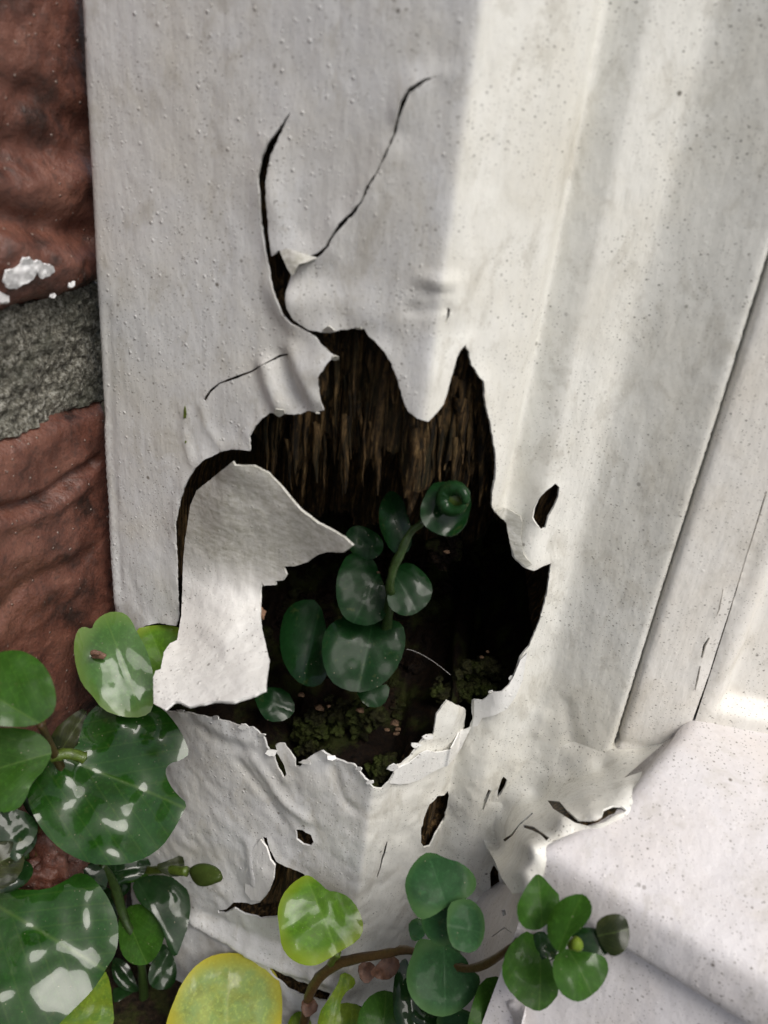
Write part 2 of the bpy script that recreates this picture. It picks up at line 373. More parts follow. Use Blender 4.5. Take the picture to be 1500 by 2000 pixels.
LM = {
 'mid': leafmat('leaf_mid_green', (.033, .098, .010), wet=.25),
 'wet': leafmat('leaf_wet_green', (.016, .066, .007), wet=1.1, rough=.28),
 'pale': leafmat('leaf_pale_green', (.06, .15, .03), wet=.7, edge=(.14, .22, .05)),
 'bright': leafmat('leaf_bright_green', (.08, .19, .008), wet=.35, edge=(.20, .27, .02), vein=(.20, .33, .05)),
 'yellow': leafmat('leaf_yellow', (.30, .36, .085), wet=.1, blotch=(.22, .32, .10), edge=(.50, .42, .03), vein=(.45, .45, .12), rough=.4),
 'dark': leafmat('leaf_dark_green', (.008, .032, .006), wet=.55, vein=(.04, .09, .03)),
 'blue': leafmat('leaf_bluish_green', (.026, .085, .028), wet=-.6, vein=(.07, .17, .07), rough=.36, edge=(.06, .13, .04)),
 'olive': leafmat('leaf_olive', (.013, .020, .004), wet=.1, blotch=(.03, .035, .008)),
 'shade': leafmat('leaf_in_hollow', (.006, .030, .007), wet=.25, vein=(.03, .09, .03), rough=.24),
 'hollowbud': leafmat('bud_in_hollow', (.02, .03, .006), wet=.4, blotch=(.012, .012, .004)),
 'ygreen': leafmat('leaf_yellow_green', (.16, .24, .02), wet=.3, blotch=(.08, .17, .02), vein=(.3, .36, .06)),
}
def plain(name, col, rough, nscale=.8, var=.5):
    m, n, b, tc = newmat(name); f = noise(n, mapping(n, tc, nscale), 1, 5, .6)
    n.links.new(mixc(n, ramp(n, f, [(.35, 0.0), (.7, 1.0)]), col, tuple(x*var for x in col)), b.inputs['Base Color'])
    b.inputs['Roughness'].default_value = rough; bump(n, b, [(f, .5, .4)]); return m
M_stemg = plain('green_stem', (.09, .14, .02), .35); M_stemb = plain('brown_stem', (.10, .06, .02), .45)
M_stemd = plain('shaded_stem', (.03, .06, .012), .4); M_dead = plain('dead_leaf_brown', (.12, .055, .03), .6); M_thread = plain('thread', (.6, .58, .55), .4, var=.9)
# ------------------------------------------------------------------ plan lines, fixed by what the photograph shows
def seg(P, th, px):
    d = np.array([math.cos(math.radians(th)), -math.sin(math.radians(th))]); q = ray(*px)[:2]
    t = np.linalg.solve(np.array([d, -q]).T, -np.array(P)); return np.array(P)+t[0]*d
q = ray(830, 800); ARR = q[:2]*160/q[1]
LFT = seg(ARR, 20, (192, 700))
pts = [ARR]
for th, px in [(-34, (1095, 350)), (-66, (1112, 350)), (36, (1135, 350)), (26, (1195, 350)), (-14, (1222, 350)), (-12, (1310, 350)), (22, (1345, 350)), (31, (1340, 1010))]:
    pts.append(seg(pts[-1], th, px))
SEAM = pts[-1]
back = np.array([math.sin(math.radians(20)), math.cos(math.radians(20))])
FR = Curve([LFT+back*14, LFT+back*1.0, LFT+np.array([.9, -.35])*1.2]+pts+[SEAM+np.array([.5, 6])], 2.0)
sL = FR.px(192, 700)[0]
dd = lambda t: np.array([math.cos(math.radians(t)), -math.sin(math.radians(t))])
DO0 = SEAM+np.array([.38, -1.0])
DR = Curve([DO0+np.array([.6, 7]), DO0+np.array([.25, .6]), DO0+dd(6)*1.0, DO0+dd(6)*170], .7)
BK0 = LFT+dd(20)*-4.2
BR = Curve([BK0+back*12, BK0-back*170], .5)
# ------------------------------------------------------------------ door frame
z_top = 100.; z_bot = -330.
crk1 = [(569, 217), (548, 245), (528, 275), (513, 302), (505, 345), (508, 380), (510, 430), (516, 470), (523, 505)]
main = crk1+[(531, 548), (540, 570), (556, 612), (575, 632), (608, 648), (622, 655), (632, 668), (645, 680), (658, 692), (650, 705), (638, 722), (630, 735),
 (632, 760), (637, 800), (620, 803), (605, 800), (590, 806), (570, 808), (550, 804), (530, 806), (515, 815), (500, 832), (492, 850), (493, 878), (470, 876),
 (450, 877), (430, 883), (405, 895), (385, 912), (370, 935), (358, 965), (352, 990), (346, 1020), (345, 1060), (347, 1100), (348, 1150), (350, 1200), (348, 1219),
 (330, 1216), (300, 1217), (285, 1220), (274, 1229), (266, 1245), (262, 1330), (285, 1378), (325, 1386), (360, 1390), (400, 1395), (430, 1402), (460, 1415), (495, 1422),
 (520, 1440), (525, 1455), (538, 1478), (545, 1497), (558, 1514), (563, 1508), (555, 1490), (544, 1466), (541, 1452), (548, 1449), (557, 1452), (565, 1466), (577, 1480),
 (579, 1493), (588, 1494), (603, 1478), (618, 1470), (632, 1464), (640, 1471), (655, 1482), (675, 1490), (693, 1491), (705, 1506), (720, 1522), (729, 1536), (744, 1537),
 (756, 1520), (770, 1490), (778, 1487), (799, 1470), (820, 1447), (832, 1437), (845, 1434), (847, 1416), (851, 1395), (862, 1377), (872, 1366), (892, 1374), (904, 1384), (904, 1410),
 (897, 1434), (890, 1454), (900, 1439), (908, 1423), (919, 1418), (925, 1402), (922, 1380), (924, 1364), (940, 1366), (961, 1349), (979, 1347), (991, 1336), (1003, 1314), (1015, 1281),
 (1033, 1260), (1042, 1239), (1051, 1218), (1060, 1179), (1069, 1137), (1075, 1097), (1057, 1101), (1039, 1109), (1027, 1104), (1003, 1085), (995, 1050), (991, 1022), (979, 1005), (967, 1003),
 (960, 990), (961, 960), (966, 915), (964, 880), (960, 850), (955, 820), (948, 800), (943, 770), (943, 745), (933, 733), (920, 710), (914, 685), (905, 671), (895, 682), (882, 715), (872, 750), (861, 785),
 (845, 803), (832, 819), (820, 815), (800, 800), (790, 775), (780, 742), (768, 710), (755, 686), (735, 665), (722, 655), (712, 641), (700, 639), (680, 643), (640, 646), (608, 643),
 (592, 632), (578, 618), (571, 600), (567, 578), (569, 555), (575, 530), (592, 517), (616, 508), (630, 498), (645, 482), (655, 463), (672, 440), (692, 420), (710, 397), (722, 368), (741, 337), (758, 302), (774, 263), (784, 232), (795, 205),
 (806, 181), (832, 160), (868, 143), (830, 155), (801, 173), (785, 198), (777, 230), (769, 262), (755, 299), (738, 334), (719, 364), (705, 394), (687, 416), (665, 437), (649, 459), (638, 480), (622, 494), (606, 500), (590, 491), (570, 486), (548, 489), (535, 500), (530, 465),
 (527, 430), (525, 390), (524, 350), (530, 310), (543, 277), (557, 243)]
holes_px = [main,
 [(1084, 943), (1092, 951), (1090, 969), (1081, 990), (1070, 1008), (1064, 1029), (1056, 1032), (1048, 1023), (1040, 1010), (1043, 993), (1051, 975), (1066, 957)],
 [(578, 1618), (593, 1621), (608, 1630), (614, 1643), (608, 1651), (593, 1648), (580, 1638)],
 [(512, 1633), (522, 1635), (529, 1660), (541, 1680), (567, 1694), (595, 1707), (600, 1740), (580, 1775), (560, 1783), (538, 1789), (512, 1791), (482, 1782), (462, 1768), (443, 1780), (428, 1781), (426, 1776), (446, 1771), (460, 1757), (478, 1758), (493, 1761), (510, 1759), (526, 1740), (534, 1717), (531, 1683), (521, 1660)],
 [(873, 1544), (877, 1553), (873, 1577), (863, 1603), (849, 1629), (838, 1650), (826, 1653), (821, 1645), (822, 1617), (829, 1597), (837, 1570), (853, 1553)],
 [(982, 1515), (989, 1520), (985, 1535), (976, 1552), (969, 1561), (971, 1543), (976, 1523)],
 crack([(956, 1541), (948, 1562), (942, 1582)], 6, 3),
 [(505, 1863), (530, 1878), (560, 1905), (600, 1922), (645, 1942), (638, 1955), (600, 1946), (560, 1930), (530, 1900)],
 [(964, 1688), (973, 1702), (976, 1724), (994, 1740), (1008, 1752), (996, 1762), (974, 1757), (958, 1736), (957, 1704)],
 crack([(1040, 1588), (1028, 1598), (1014, 1611), (1000, 1630), (985, 1640)], 3, 4),
 crack([(1020, 1612), (1040, 1618), (1056, 1627), (1070, 1639), (1084, 1641), (1108, 1647)], 3, 4),
 crack([(567, 691), (545, 696), (520, 709), (490, 726), (460, 737), (430, 748), (412, 763), (400, 782)], 3.2, 4.5),
 crack([(876, 602), (873, 615), (868, 632)], 5, 3),
 crack([(757, 1645), (752, 1670), (744, 1695), (738, 1715)], 2.0, 2.6),
]
H = []
for k, hp in enumerate(holes_px):
    H.append(resample(FR.poly(hp), .5, True, .24 if k == 0 else .07, 3+k))
MAIN = FR.poly(main)
lines = {  # grooves and ridges pressed in the paint: line, depth (mm, + out), width
 'g': [([(757, 1645), (744, 1695), (736, 1722), (716, 1748), (706, 1762)], -.5, .7), ([(800, 603), (850, 604), (876, 600)], -.7, .9),
  ([(393, 790), (404, 830), (420, 855), (433, 872)], .5, .8), ([(362, 800), (364, 860), (376, 900)], .5, .8),
  ([(520, 715), (530, 750), (546, 785)], 1.6, 2.2), ([(555, 700), (566, 735), (590, 780)], -1.1, 2.0), ([(575, 690), (600, 740), (625, 780)], 1.2, 2.6),
  ([(925, 1360), (985, 1405), (960, 1400)], .0, .5), ([(738, 1720), (750, 1730), (765, 1712)], -.35, .6),
  ([(470, 1490), (520, 1555), (545, 1600)], -.8, 1.6), ([(500, 1480), (545, 1550), (600, 1600)], .9, 1.8), ([(650, 1500), (668, 1560), (690, 1585)], -.8, 1.4),
  ([(390, 1420), (430, 1450), (470, 1460)], -.5, 2.2), ([(395, 1408), (440, 1430), (500, 1450)], .5, 2.0),
  ([(210, 600), (218, 900), (235, 1150)], -.5, 1.0), ([(485, 1645), (495, 1680), (512, 1730)], .9, 2.2), ([(200, 830), (212, 1010), (228, 1180)], .5, 1.0),
  ([(250, 1110), (262, 1150), (275, 1190)], -.3, .8), ([(380, 1800), (480, 1850), (560, 1890), (640, 1915)], 1.8, 2.4), ([(400, 1790), (500, 1830), (600, 1870)], -1.2, 2.4),
  ([(1180, 1480), (1165, 1540), (1150, 1600)], .8, 4.0), ([(1120, 1450), (1110, 1530), (1120, 1580)], -.7, 3.5), ([(1060, 1400), (1020, 1470), (985, 1530)], .9, 2.6),
  ([(1040, 1440), (1000, 1490), (965, 1560)], -.7, 1.5), ([(1225, 1500), (1190, 1560), (1150, 1600)], -.8, 2.0)]}
GR = [(FR.poly(l), a, ww) for l, a, ww in lines['g']]
bul = [  # bulges: centre, radius x, z (mm), height
 (600, 590, 6, 5, 1.6), (575, 600, 2.4, 5, 1.0), (700, 600, 8, 4, .7), (855, 553, 4, 1.6, 1.1), (850, 568, 4, 1.5, -.8), (885, 590, 3, 4, .8), (545, 440, 3, 9, 1.0), (610, 735, 5, 8, 1.8), (640, 700, 4, 4, 1.2),
 (600, 500, 7, 3, .5), (830, 760, 5, 8, 1.2), (1035, 1080, 5, 7, 1.3), (1010, 1040, 2, 8, -1.0), (420, 950, 12, 10, .4), (500, 1720, 5, 10, 1.7), (560, 1560, 5, 5, .7), (610, 1530, 5, 5, .8), (780, 1560, 8, 8, .5),
 (970, 1372, 5, 5, 1.2), (880, 1410, 4, 9, 1.6), (800, 1490, 9, 3, 1.0), (920, 1480, 5, 9, .8), (1000, 1600, 8, 8, 1.2), (900, 1700, 9, 12, .6), (1130, 1560, 9, 8, 1.4), (440, 1740, 7, 8, .8),
 (400, 1900, 12, 10, 2.5), (500, 1850, 9, 6, 1.5), (760, 1780, 6, 14, .6), (980, 1660, 5, 4, 1.5), (470, 780, 9, 8, .35), (760, 470, 12, 20, .5), (300, 900, 14, 50, .35)]
BU = [(FR.px(a, b), rx, rz, h) for a, b, rx, rz, h in bul]
def sms(x): x = np.clip(x, 0, 1); return x*x*(3-2*x)
def skin_disp(Q):
    s, z = Q.T
    d = .35*fbm(s/22, z/45, 0, 3, 11)+.13*fbm(s/5, z/9, 0, 3, 21)
    low = np.clip((-125-z)/60, 0, 1)
    d += low*(.55*fbm(s/9, z/12, 0, 4, 31)+.9*(.35-np.abs(fbm(s/6+z/30, z/10, 0, 3, 33)))*np.clip(fbm(s/20, z/20, 0, 2, 35)+.6, 0, 1)+.25*fbm(s/2.2, z/3, 0, 2, 37))
    d += np.clip((s-FR.px(900, 300)[0])/10, 0, 1)*.45*fbm(s/12, z/40, 0, 3, 39)
    for c, rx, rz, h in BU: d += h*np.exp(-((s-c[0])/rx)**2-((z-c[1])/rz)**2)
    for l, a, ww in GR: d += a*np.exp(-(pdist(Q, l)/ww)**2)
    dm = pdist(Q, MAIN, True)
    d += (.55+.75*fbm(s/7, z/7, 0, 2, 41))*np.exp(-(dm/2.6)**2)
    for hp in H[1:5]: d += .3*np.exp(-(pdist(Q, hp, True)/1.2)**2)
    return d
foot = FR.px(1150, 1640)[1]
frame = thing('door_frame', (ARR[0], ARR[1], z_bot), 'rotting white-painted wooden door frame with peeling paint round a big ragged hole', 'door frame')
o_bd = [(0, z_top), (FR.len, z_top), (FR.len, z_bot), (0, z_bot)]
sc0 = sL-1
V2, T2 = triangulate(resample(o_bd, 1.6), H, 1.35)
V3 = FR.pos(V2, skin_disp(V2))
cen = np.array([0, 0, 0])
Vt, Ft, _ = thick(V3, T2, .55, cen)
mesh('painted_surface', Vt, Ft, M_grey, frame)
# rotten core: follows the paint closely, hollowed out behind the hole
step = 1.1
gs = np.arange(.0, FR.len, step); gz = np.arange(z_bot+2, z_top, 1.3)
SS, ZZ = np.meshgrid(gs, gz); Q = np.c_[SS.ravel(), ZZ.ravel()]
inside = pip(Q, MAIN); dm = pdist(Q, MAIN, True); sdm = np.where(inside, dm, -dm)
PZ = {y: FR.px(800, y)[1] for y in (700, 850, 980, 1040, 1100, 1300, 1400, 1500)}
zz = Q[:, 1]; ss = Q[:, 0]
fib = fbm(ss/2.6, zz/38, 0, 4, 51); fib2 = fbm(ss/6.5, zz/60, 0, 2, 57)
jag = 7*vnoise(ss/2.2, zz*0, 0, 61)+5*vnoise(ss/5., zz*0, 0, 63)
ztr = PZ[980]+jag
deep = np.clip((ztr-zz)/6, 0, 1); deep = deep*deep*(3-2*deep)
fl0 = FR.px(800, 1535)[1]; fl1 = FR.px(800, 1385)[1]
floor = np.clip((zz-fl0)/(fl1-fl0), 0, 1)**.8
flm = np.clip((fl1+10-zz)/10, 0, 1)
target = (7+5*fib+5*fib2)*(1-deep)+(80+4*fib)*deep*floor+(6+2*fib)*deep*(1-floor)+flm*(7*fbm(ss/9, zz/9, 0, 5, 65)+3*fbm(ss/2.5, zz/2.5, 0, 3, 66))
edge = np.clip((sdm+7.0)/7.5, 0, 1); edge = edge**1.4
dep = 2.0+np.maximum(target, 1.5)*edge
for hp in H[1:10]:
    c = np.mean(hp, 0); dep += 4*np.exp(-(pdist(Q, hp, True)/2)**2)*np.where(inside, 0, 1)
dep = np.where(Q[:, 0] < sL, 1.5, dep)
P = FR.xy(ss); n_in = -FR.nn(ss); fl = np.array([.12, .99]); bl = np.clip((dep-2)/6, 0, 1)[:, None]
D = n_in*(1-bl)+fl*bl; D /= np.hypot(*D.T)[:, None]
P = P+D*dep[:, None]
W3 = np.c_[P, zz]; nx = len(gs); ny = len(gz)
ids = np.arange(nx*ny).reshape(ny, nx)
Fq = np.c_[ids[:-1, :-1].ravel(), ids[:-1, 1:].ravel(), ids[1:, 1:].ravel(), ids[1:, :-1].ravel()]
fm = (zz[Fq].mean(1) < FR.px(800, 1330)[1]+4*vnoise(ss[Fq].mean(1)/4, ss[Fq].mean(1)*0, 0, 68)) & (dep[Fq].min(1) > 2.6) & (sdm[Fq].min(1) > -9)
mesh('rotten_wood_core', W3, Fq[~fm], M_wood, frame); mesh('shade_dark_humus', W3+np.array([0, -.02, 0]), Fq[fm], M_rot_shade, frame)  # near-black floor: humus with the shade of the hollow put into its colour
FLOOR = [W3[i] for i in np.where(inside & (zz < fl1+4) & (sdm > 1.0))[0]]
# curled corner of paint, the big peeled flap, loose slivers: pieces cut by pixel outline, each with its own offset from the face
def piece(name, outline, offs, mat, parent, t=.5, step=1.0, jag=.08, curve=None, extra=None, label=None):
    curve = curve or FR; O = resample(curve.poly(outline), .6, True, jag, 9); V2, T2 = triangulate(O, [], step)
    C = np.array([curve.px(a, b) for a, b, _ in offs]); hv = np.array([h for _, _, h in offs], float)
    D2 = ((V2[:, None, :]-C[None])**2).sum(2)
    n = len(C); K = np.sqrt(((C[:, None]-C[None])**2).sum(2)+4.0); A = np.zeros((n+3, n+3)); A[:n, :n] = K; A[:n, n] = 1; A[n, :n] = 1; A[:n, n+1:] = C/50; A[n+1:, :n] = C.T/50
    wgt = np.linalg.solve(A+np.eye(n+3)*1e-9, np.r_[hv, 0, 0, 0]); d = np.sqrt(D2+4.0)@wgt[:n]+wgt[n]+(V2/50)@wgt[n+1:]
    if extra is not None: d = d+extra(V2)
    base = curve.pos(V2, 0); pts = base
    # move along the line of sight so that the piece keeps its outline while it stands away from the face
    L = np.linalg.norm(base, axis=1)[:, None]; c0 = np.abs((base/L*np.c_[curve.nn(V2[:, 0]), np.zeros(len(V2))]).sum(1))[:, None]
    pts = base*(1-np.clip(d[:, None]/np.maximum(c0, .35)/L, -.5, .5))
    Vt, Ft, _ = thick(pts, T2, t, cen); o = mesh(name, Vt, Ft, mat, parent)
    if label: o['label'] = label
    return o
# ---- end of part 1
flap = [(454, 902), (459, 910), (496, 910), (524, 924), (552, 954), (584, 994), (620, 1022), (652, 1038), (672, 1050), (689, 1066), (670, 1079), (640, 1078), (620, 1084), (600, 1098), (576, 1106),
 (553, 1106), (559, 1122), (552, 1134), (537, 1135), (538, 1143), (516, 1144), (511, 1137), (508, 1154), (508, 1198), (510, 1226), (520, 1266), (525, 1286), (519, 1346), (496, 1358), (456, 1370),
 (420, 1369), (392, 1375), (370, 1380), (352, 1370), (340, 1370), (322, 1386), (300, 1374), (299, 1322), (304, 1310), (314, 1306), (320, 1274), (332, 1256), (346, 1250), (354, 1202), (356, 1154), (358, 1090),
 (362, 1050), (372, 986), (384, 958), (412, 936)]
def flx(V): return .5*fbm(V[:, 0]/6, V[:, 1]/6, 0, 3, 71)
piece('peeled_flap', flap, [(455, 905, 9), (412, 925, 5), (520, 925, 8), (600, 1010, 8), (685, 1066, 11), (600, 1095, 4.5), (540, 1138, 3), (362, 1050, 1.5), (372, 985, 2.5), (355, 1160, 1.0), (440, 990, 6), (480, 960, 6.5), (430, 1080, 3), (430, 1140, 2.2), (508, 1170, 3.5), (350, 1240, 10), (430, 1240, 14), (520, 1270, 18), (300, 1340, 31), (320, 1384, 37), (400, 1372, 35), (456, 1368, 35), (519, 1345, 31)],
 M_flap, frame, .65, .9, .12, extra=flx, label='large curled flap of white paint peeled away from the hole')
piece('paint_curl', [(546, 490), (560, 486), (580, 490), (598, 497), (620, 503), (600, 511), (583, 516), (575, 528), (570, 539), (560, 522)],
 [(546, 490, 1), (575, 500, 2.4), (620, 503, 1.0), (580, 516, 3.2), (570, 538, 3.5)], M_flap, frame, .4, .6, label='small curled lip of paint at the top of the hole')
piece('paint_layer', [(760, 1530), (775, 1502), (800, 1490), (822, 1472), (835, 1466), (850, 1470), (866, 1468), (884, 1458), (893, 1440), (905, 1425), (921, 1420), (912, 1436), (900, 1462), (888, 1482), (866, 1498), (845, 1508), (822, 1522), (800, 1530), (780, 1532)],
 [(760, 1530, 1.4), (822, 1475, 2.2), (893, 1440, 2.4), (921, 1420, 1.4), (888, 1482, 2.2), (822, 1522, 1.8)], M_flap, frame, .4, .8, label='second layer of cream paint along the lower right lip of the hole')
piece('paint_layer', [(926, 1366), (942, 1368), (962, 1352), (980, 1350), (994, 1338), (1004, 1320), (1016, 1290), (1030, 1275), (1020, 1330), (1008, 1360), (990, 1385), (968, 1396), (942, 1402), (932, 1418), (922, 1420), (926, 1398)],
 [(926, 1366, 1.8), (980, 1350, 2.6), (1030, 1275, 1.6), (990, 1385, 2.4), (930, 1410, 1.8)], M_flap, frame, .4, .8)
piece('paint_layer', [(967, 1000), (980, 994), (1000, 999), (1016, 1008), (1020, 1020), (1017, 1050), (1022, 1082), (1040, 1103), (1028, 1108), (1006, 1090), (994, 1052), (989, 1022)],
 [(967, 1000, 1.0), (1016, 1008, 1.6), (1017, 1050, 1.6), (1030, 1104, 1.8), (994, 1050, 2.2)], M_flap, frame, .3, .8)
piece('splinter', [(496, 1655), (508, 1640), (520, 1655), (528, 1680), (536, 1690), (534, 1716), (524, 1742), (508, 1760), (490, 1758), (478, 1742), (480, 1700)],
 [(508, 1640, 1.0), (534, 1700, 3.2), (508, 1760, 3.6), (480, 1720, 1.0), (505, 1700, 2.6)], M_flap, frame, .6, .9, label='lifted shard of paint beside the lower split')
rq = random.Random(3); V_ = []; F_ = []
for k in range(130):
    x = rq.uniform(495, 975); y0 = rq.uniform(640, 900); L = rq.uniform(50, 190)
    if y0+L > 1010+30*math.sin(x/23.): L = max(25, 1010+30*math.sin(x/23.)-y0)
    if not pip([(x, y0+L*.5)], main).all(): continue
    d0 = rq.uniform(5, 10); d1 = d0+rq.uniform(-1.5, 2.5); w_ = rq.uniform(.3, 1.5); lean = rq.uniform(-5, 5); b_ = len(V_)
    for q in range(6):
        f = q/5.; s_, z_ = FR.px(x+lean*f+2*math.sin(q*1.7+k), y0+L*f); p_ = FR.pos(np.array([[s_, z_]]))[0]+np.array([.12, .99, 0])*(d0+(d1-d0)*f); ww_ = w_*(1-.85*f**2)
        V_ += [p_+np.array([-ww_, 0, 0]), p_+np.array([0, -ww_*.8, 0]), p_+np.array([ww_, 0, 0]), p_+np.array([0, ww_, 0])]
    for q in range(5):
        for e_ in range(4): F_.append((b_+q*4+e_, b_+q*4+(e_+1) % 4, b_+q*4+4+(e_+1) % 4, b_+q*4+4+e_))
mesh('wood_fibres', V_, F_, M_wood, frame)
rf = random.Random(8)
for (fx, fy) in [(352, 1388), (420, 1402), (476, 1420), (512, 1436), (531, 1470), (596, 1488), (648, 1480), (700, 1502), (722, 1528), (768, 1500), (812, 1456), (836, 1440), (958, 1352), (1000, 1326), (620, 806), (546, 806), (655, 700), (640, 646), (700, 642)]:
    k = rf.randint(5, 7); rr_ = rf.uniform(6, 13); a_ = rf.uniform(0, 6); el = rf.uniform(.35, .7)
    o_ = [(fx+rr_*rf.uniform(.6, 1.2)*math.cos(a_+6.283*q/k), fy+rr_*el*rf.uniform(.6, 1.2)*math.sin(a_+6.283*q/k)) for q in range(k)]
    piece('paint_flake', o_, [(*o_[0], rf.uniform(.9, 1.6)), (*o_[2], rf.uniform(.9, 2.6)), (*o_[4], rf.uniform(1.0, 3.0))], M_flap, frame, .3, .5, .2)
# moss on the paint and crumbs in the hollow
REF = Curve([BK0-back*175, BK0, ARR, ARR+dd(31)*260], .1)
def at(px, py, off):
    """point on the sight line, `off` mm in front of the wall face"""
    s, z = REF.px(px, py); P = REF.pos(np.array([[s, z]]))[0]; u = P/np.linalg.norm(P); return P-u*off
def lump(V0, c, r, seed, rough=.35, sq=(1, 1, 1)):
    n = len(V0); q = V0*1.0; d = 1+rough*fbm(q[:, 0]*1.6+seed, q[:, 1]*1.6, q[:, 2]*1.6, 3, seed); return q*d[:, None]*np.array(sq)*r+c
def ico(sub=2):
    import bmesh
    b = bmesh.new(); bmesh.ops.create_icosphere(b, subdivisions=sub, radius=1); b.verts.ensure_lookup_table()
    V = np.array([v.co[:] for v in b.verts]); Fc = [tuple(v.index for v in f.verts) for f in b.faces]; b.free(); return V, Fc
IC2, IF2 = ico(2); IC3, IF3 = ico(4)
def lumps(name, lst, mat, parent=None, sub=2, rough=.5):
    V0, F0 = (IC2, IF2) if sub == 2 else (IC3, IF3); V = []; Fs = []
    for k, (c, r, sq) in enumerate(lst):
        b = len(V)*len(V0); V.append(lump(V0, np.array(c), r, k*7+3, rough, sq)); Fs += [tuple(i+b for i in f) for f in F0]
    return mesh(name, np.vstack(V), Fs, mat, parent)
def atc(px, py, dpt):
    s, z = FR.px(px, py); P = FR.pos(np.array([[s, z]]))[0]; return P+P/np.linalg.norm(P)*dpt
def cav(px, py):   # on the core surface, in the hollow
    u, z = FR.px(px, py); k = np.argmin((Q[:, 0]-u)**2+(Q[:, 1]-z)**2); return float(dep[k])
rs = random.Random(5)
lst = []
for k in range(520):
    p = FLOOR[rs.randrange(len(FLOOR))]; r = min(rs.uniform(.5, 3.2), rs.uniform(.5, 3.2)); lst.append((p+np.array([rs.uniform(-1, 1), .6, rs.uniform(-1, 1)]), r, (1, 1, rs.uniform(.5, .9))))
lumps('shade_dark_crumbled_wood', lst, M_rot_shade, frame, 3, .9)
for px, py, off, r, mt in [(930, 1308, -13, 5.5, M_moss), (950, 1345, -9, 5, M_moss), (880, 1350, -18, 5, M_moss), (610, 1420, -12, 5, M_moss), (700, 1400, -16, 6, M_moss), (745, 1500, -4, 5, M_moss), (650, 1385, -18, 5.5, M_moss), (870, 1070, -35, 4.5, M_rot_shade), (620, 1475, -5, 4, M_moss)]:
    lumps('moss' if mt is M_moss else 'crumb', [(atc(px+rs.gauss(0, 17), py+rs.gauss(6, 14), -off+4+rs.uniform(-2, 2)), r*rs.uniform(.2, .5), (1, 1, .8)) for _ in range(22)], mt, frame, 3, 1.0)
lst = []
for px, py, r in [(765, 1405, 1.5), (772, 1418, 1.2), (758, 1422, 1.1), (768, 1432, 1.3), (628, 1378, 1.6), (640, 1380, 1.2), (585, 1352, 1.2), (955, 1278, 1.0), (946, 1282, 1.2), (700, 1385, 1.3), (870, 1075, 1.1), (742, 1118, .8)]:
    lst.append((atc(px, py, 12 if py > 1340 else 16)+np.array([rs.uniform(-1, 1), 0, rs.uniform(-1, 1)]), r*rs.uniform(.4, .8), (1.3, 1.2, .6)))
lumps('wood_crumbs', lst, M_chip, frame, 2, .9)
lumps('moss', [(at(362, 803, .5), .9, (.5, .5, 1.3)), (at(362, 812, .5), .8, (.5, .5, 1.2)), (at(363, 863, .5), .7, (.5, .5, 1.2))], plain('yellow_moss', (.09, .12, .01), .6), frame, 3, .5)
# ------------------------------------------------------------------ door
door = thing('door', (SEAM[0]+5, SEAM[1]-3, -118), 'cream white painted panel door, its stile and sunk panel at the right edge', 'door')
s2 = DR.px(1345, 1430)[0]; sp_, zp_ = DR.px(1412, 1385); zs2 = DR.px(1345, 1430)[1]
def sms(x): x = np.clip(x, 0, 1); return x*x*(3-2*x)
def door_disp(Q):
    s, z = Q.T
    d = .2*fbm(s/15, z/50, 0, 3, 81)+.05*fbm(s/3, z/6, 0, 3, 83)
    a = np.minimum(s-sp_, z-zp_); d -= 5.5*sms((a+2.2)/4.5)*1.0
    b = np.minimum(s-s2, z-zs2); d += .35*np.exp(-((b-1.9)/1.6)**2)-.45*np.exp(-(b/.45)**2)
    b2 = z-DR.px(1385, 1485)[1]; d -= .8*np.exp(-(b2/1.2)**2)
    return d+.3*np.exp(-(pdist(Q, MJ)/.7)**2)
MJ = DR.poly([(1410, 1160), (1400, 1203), (1377, 1260), (1367, 1297), (1357, 1347)])
zd = DR.px(1345, 1475)[1]-14
dh = [crack([(1497, 960), (1485, 1000), (1457, 1090), (1430, 1180), (1400, 1275), (1387, 1317), (1365, 1380), (1347, 1432)], 2.0, 3.2), crack([(1412, 1150), (1404, 1190), (1399, 1203)], 1.6, 2.0),
 crack([(1385, 1245), (1376, 1260), (1370, 1285)], 3.5, 5), crack([(1367, 1300), (1362, 1325), (1357, 1347)], 2.4, 3.4), crack([(1370, 1483), (1395, 1492), (1412, 1497)], 3.5, 4), crack([(1422, 1506), (1445, 1520), (1475, 1538), (1500, 1548)], 3, 5), crack([(1450, 1508), (1475, 1522), (1510, 1536)], 2.2, 2)]
V2, T2 = triangulate(resample([(0, z_top), (DR.len, z_top), (DR.len, zd), (0, zd)], 1.5), [resample(DR.poly(c), .8, True, .05, 2) for c in dh], 1.5)
Vt, Ft, _ = thick(DR.pos(V2, door_disp(V2)), T2, .6, cen); mesh('painted_surface', Vt, Ft, M_door, door)
g = np.array([(a, b) for b in (zd, z_top) for a in np.linspace(1.5, DR.len, 30)]); P0 = DR.pos(g, -6.0); n = 30
mesh('timber', P0, [(i, i+1, n+i+1, n+i) for i in range(n-1)], M_wood, door)
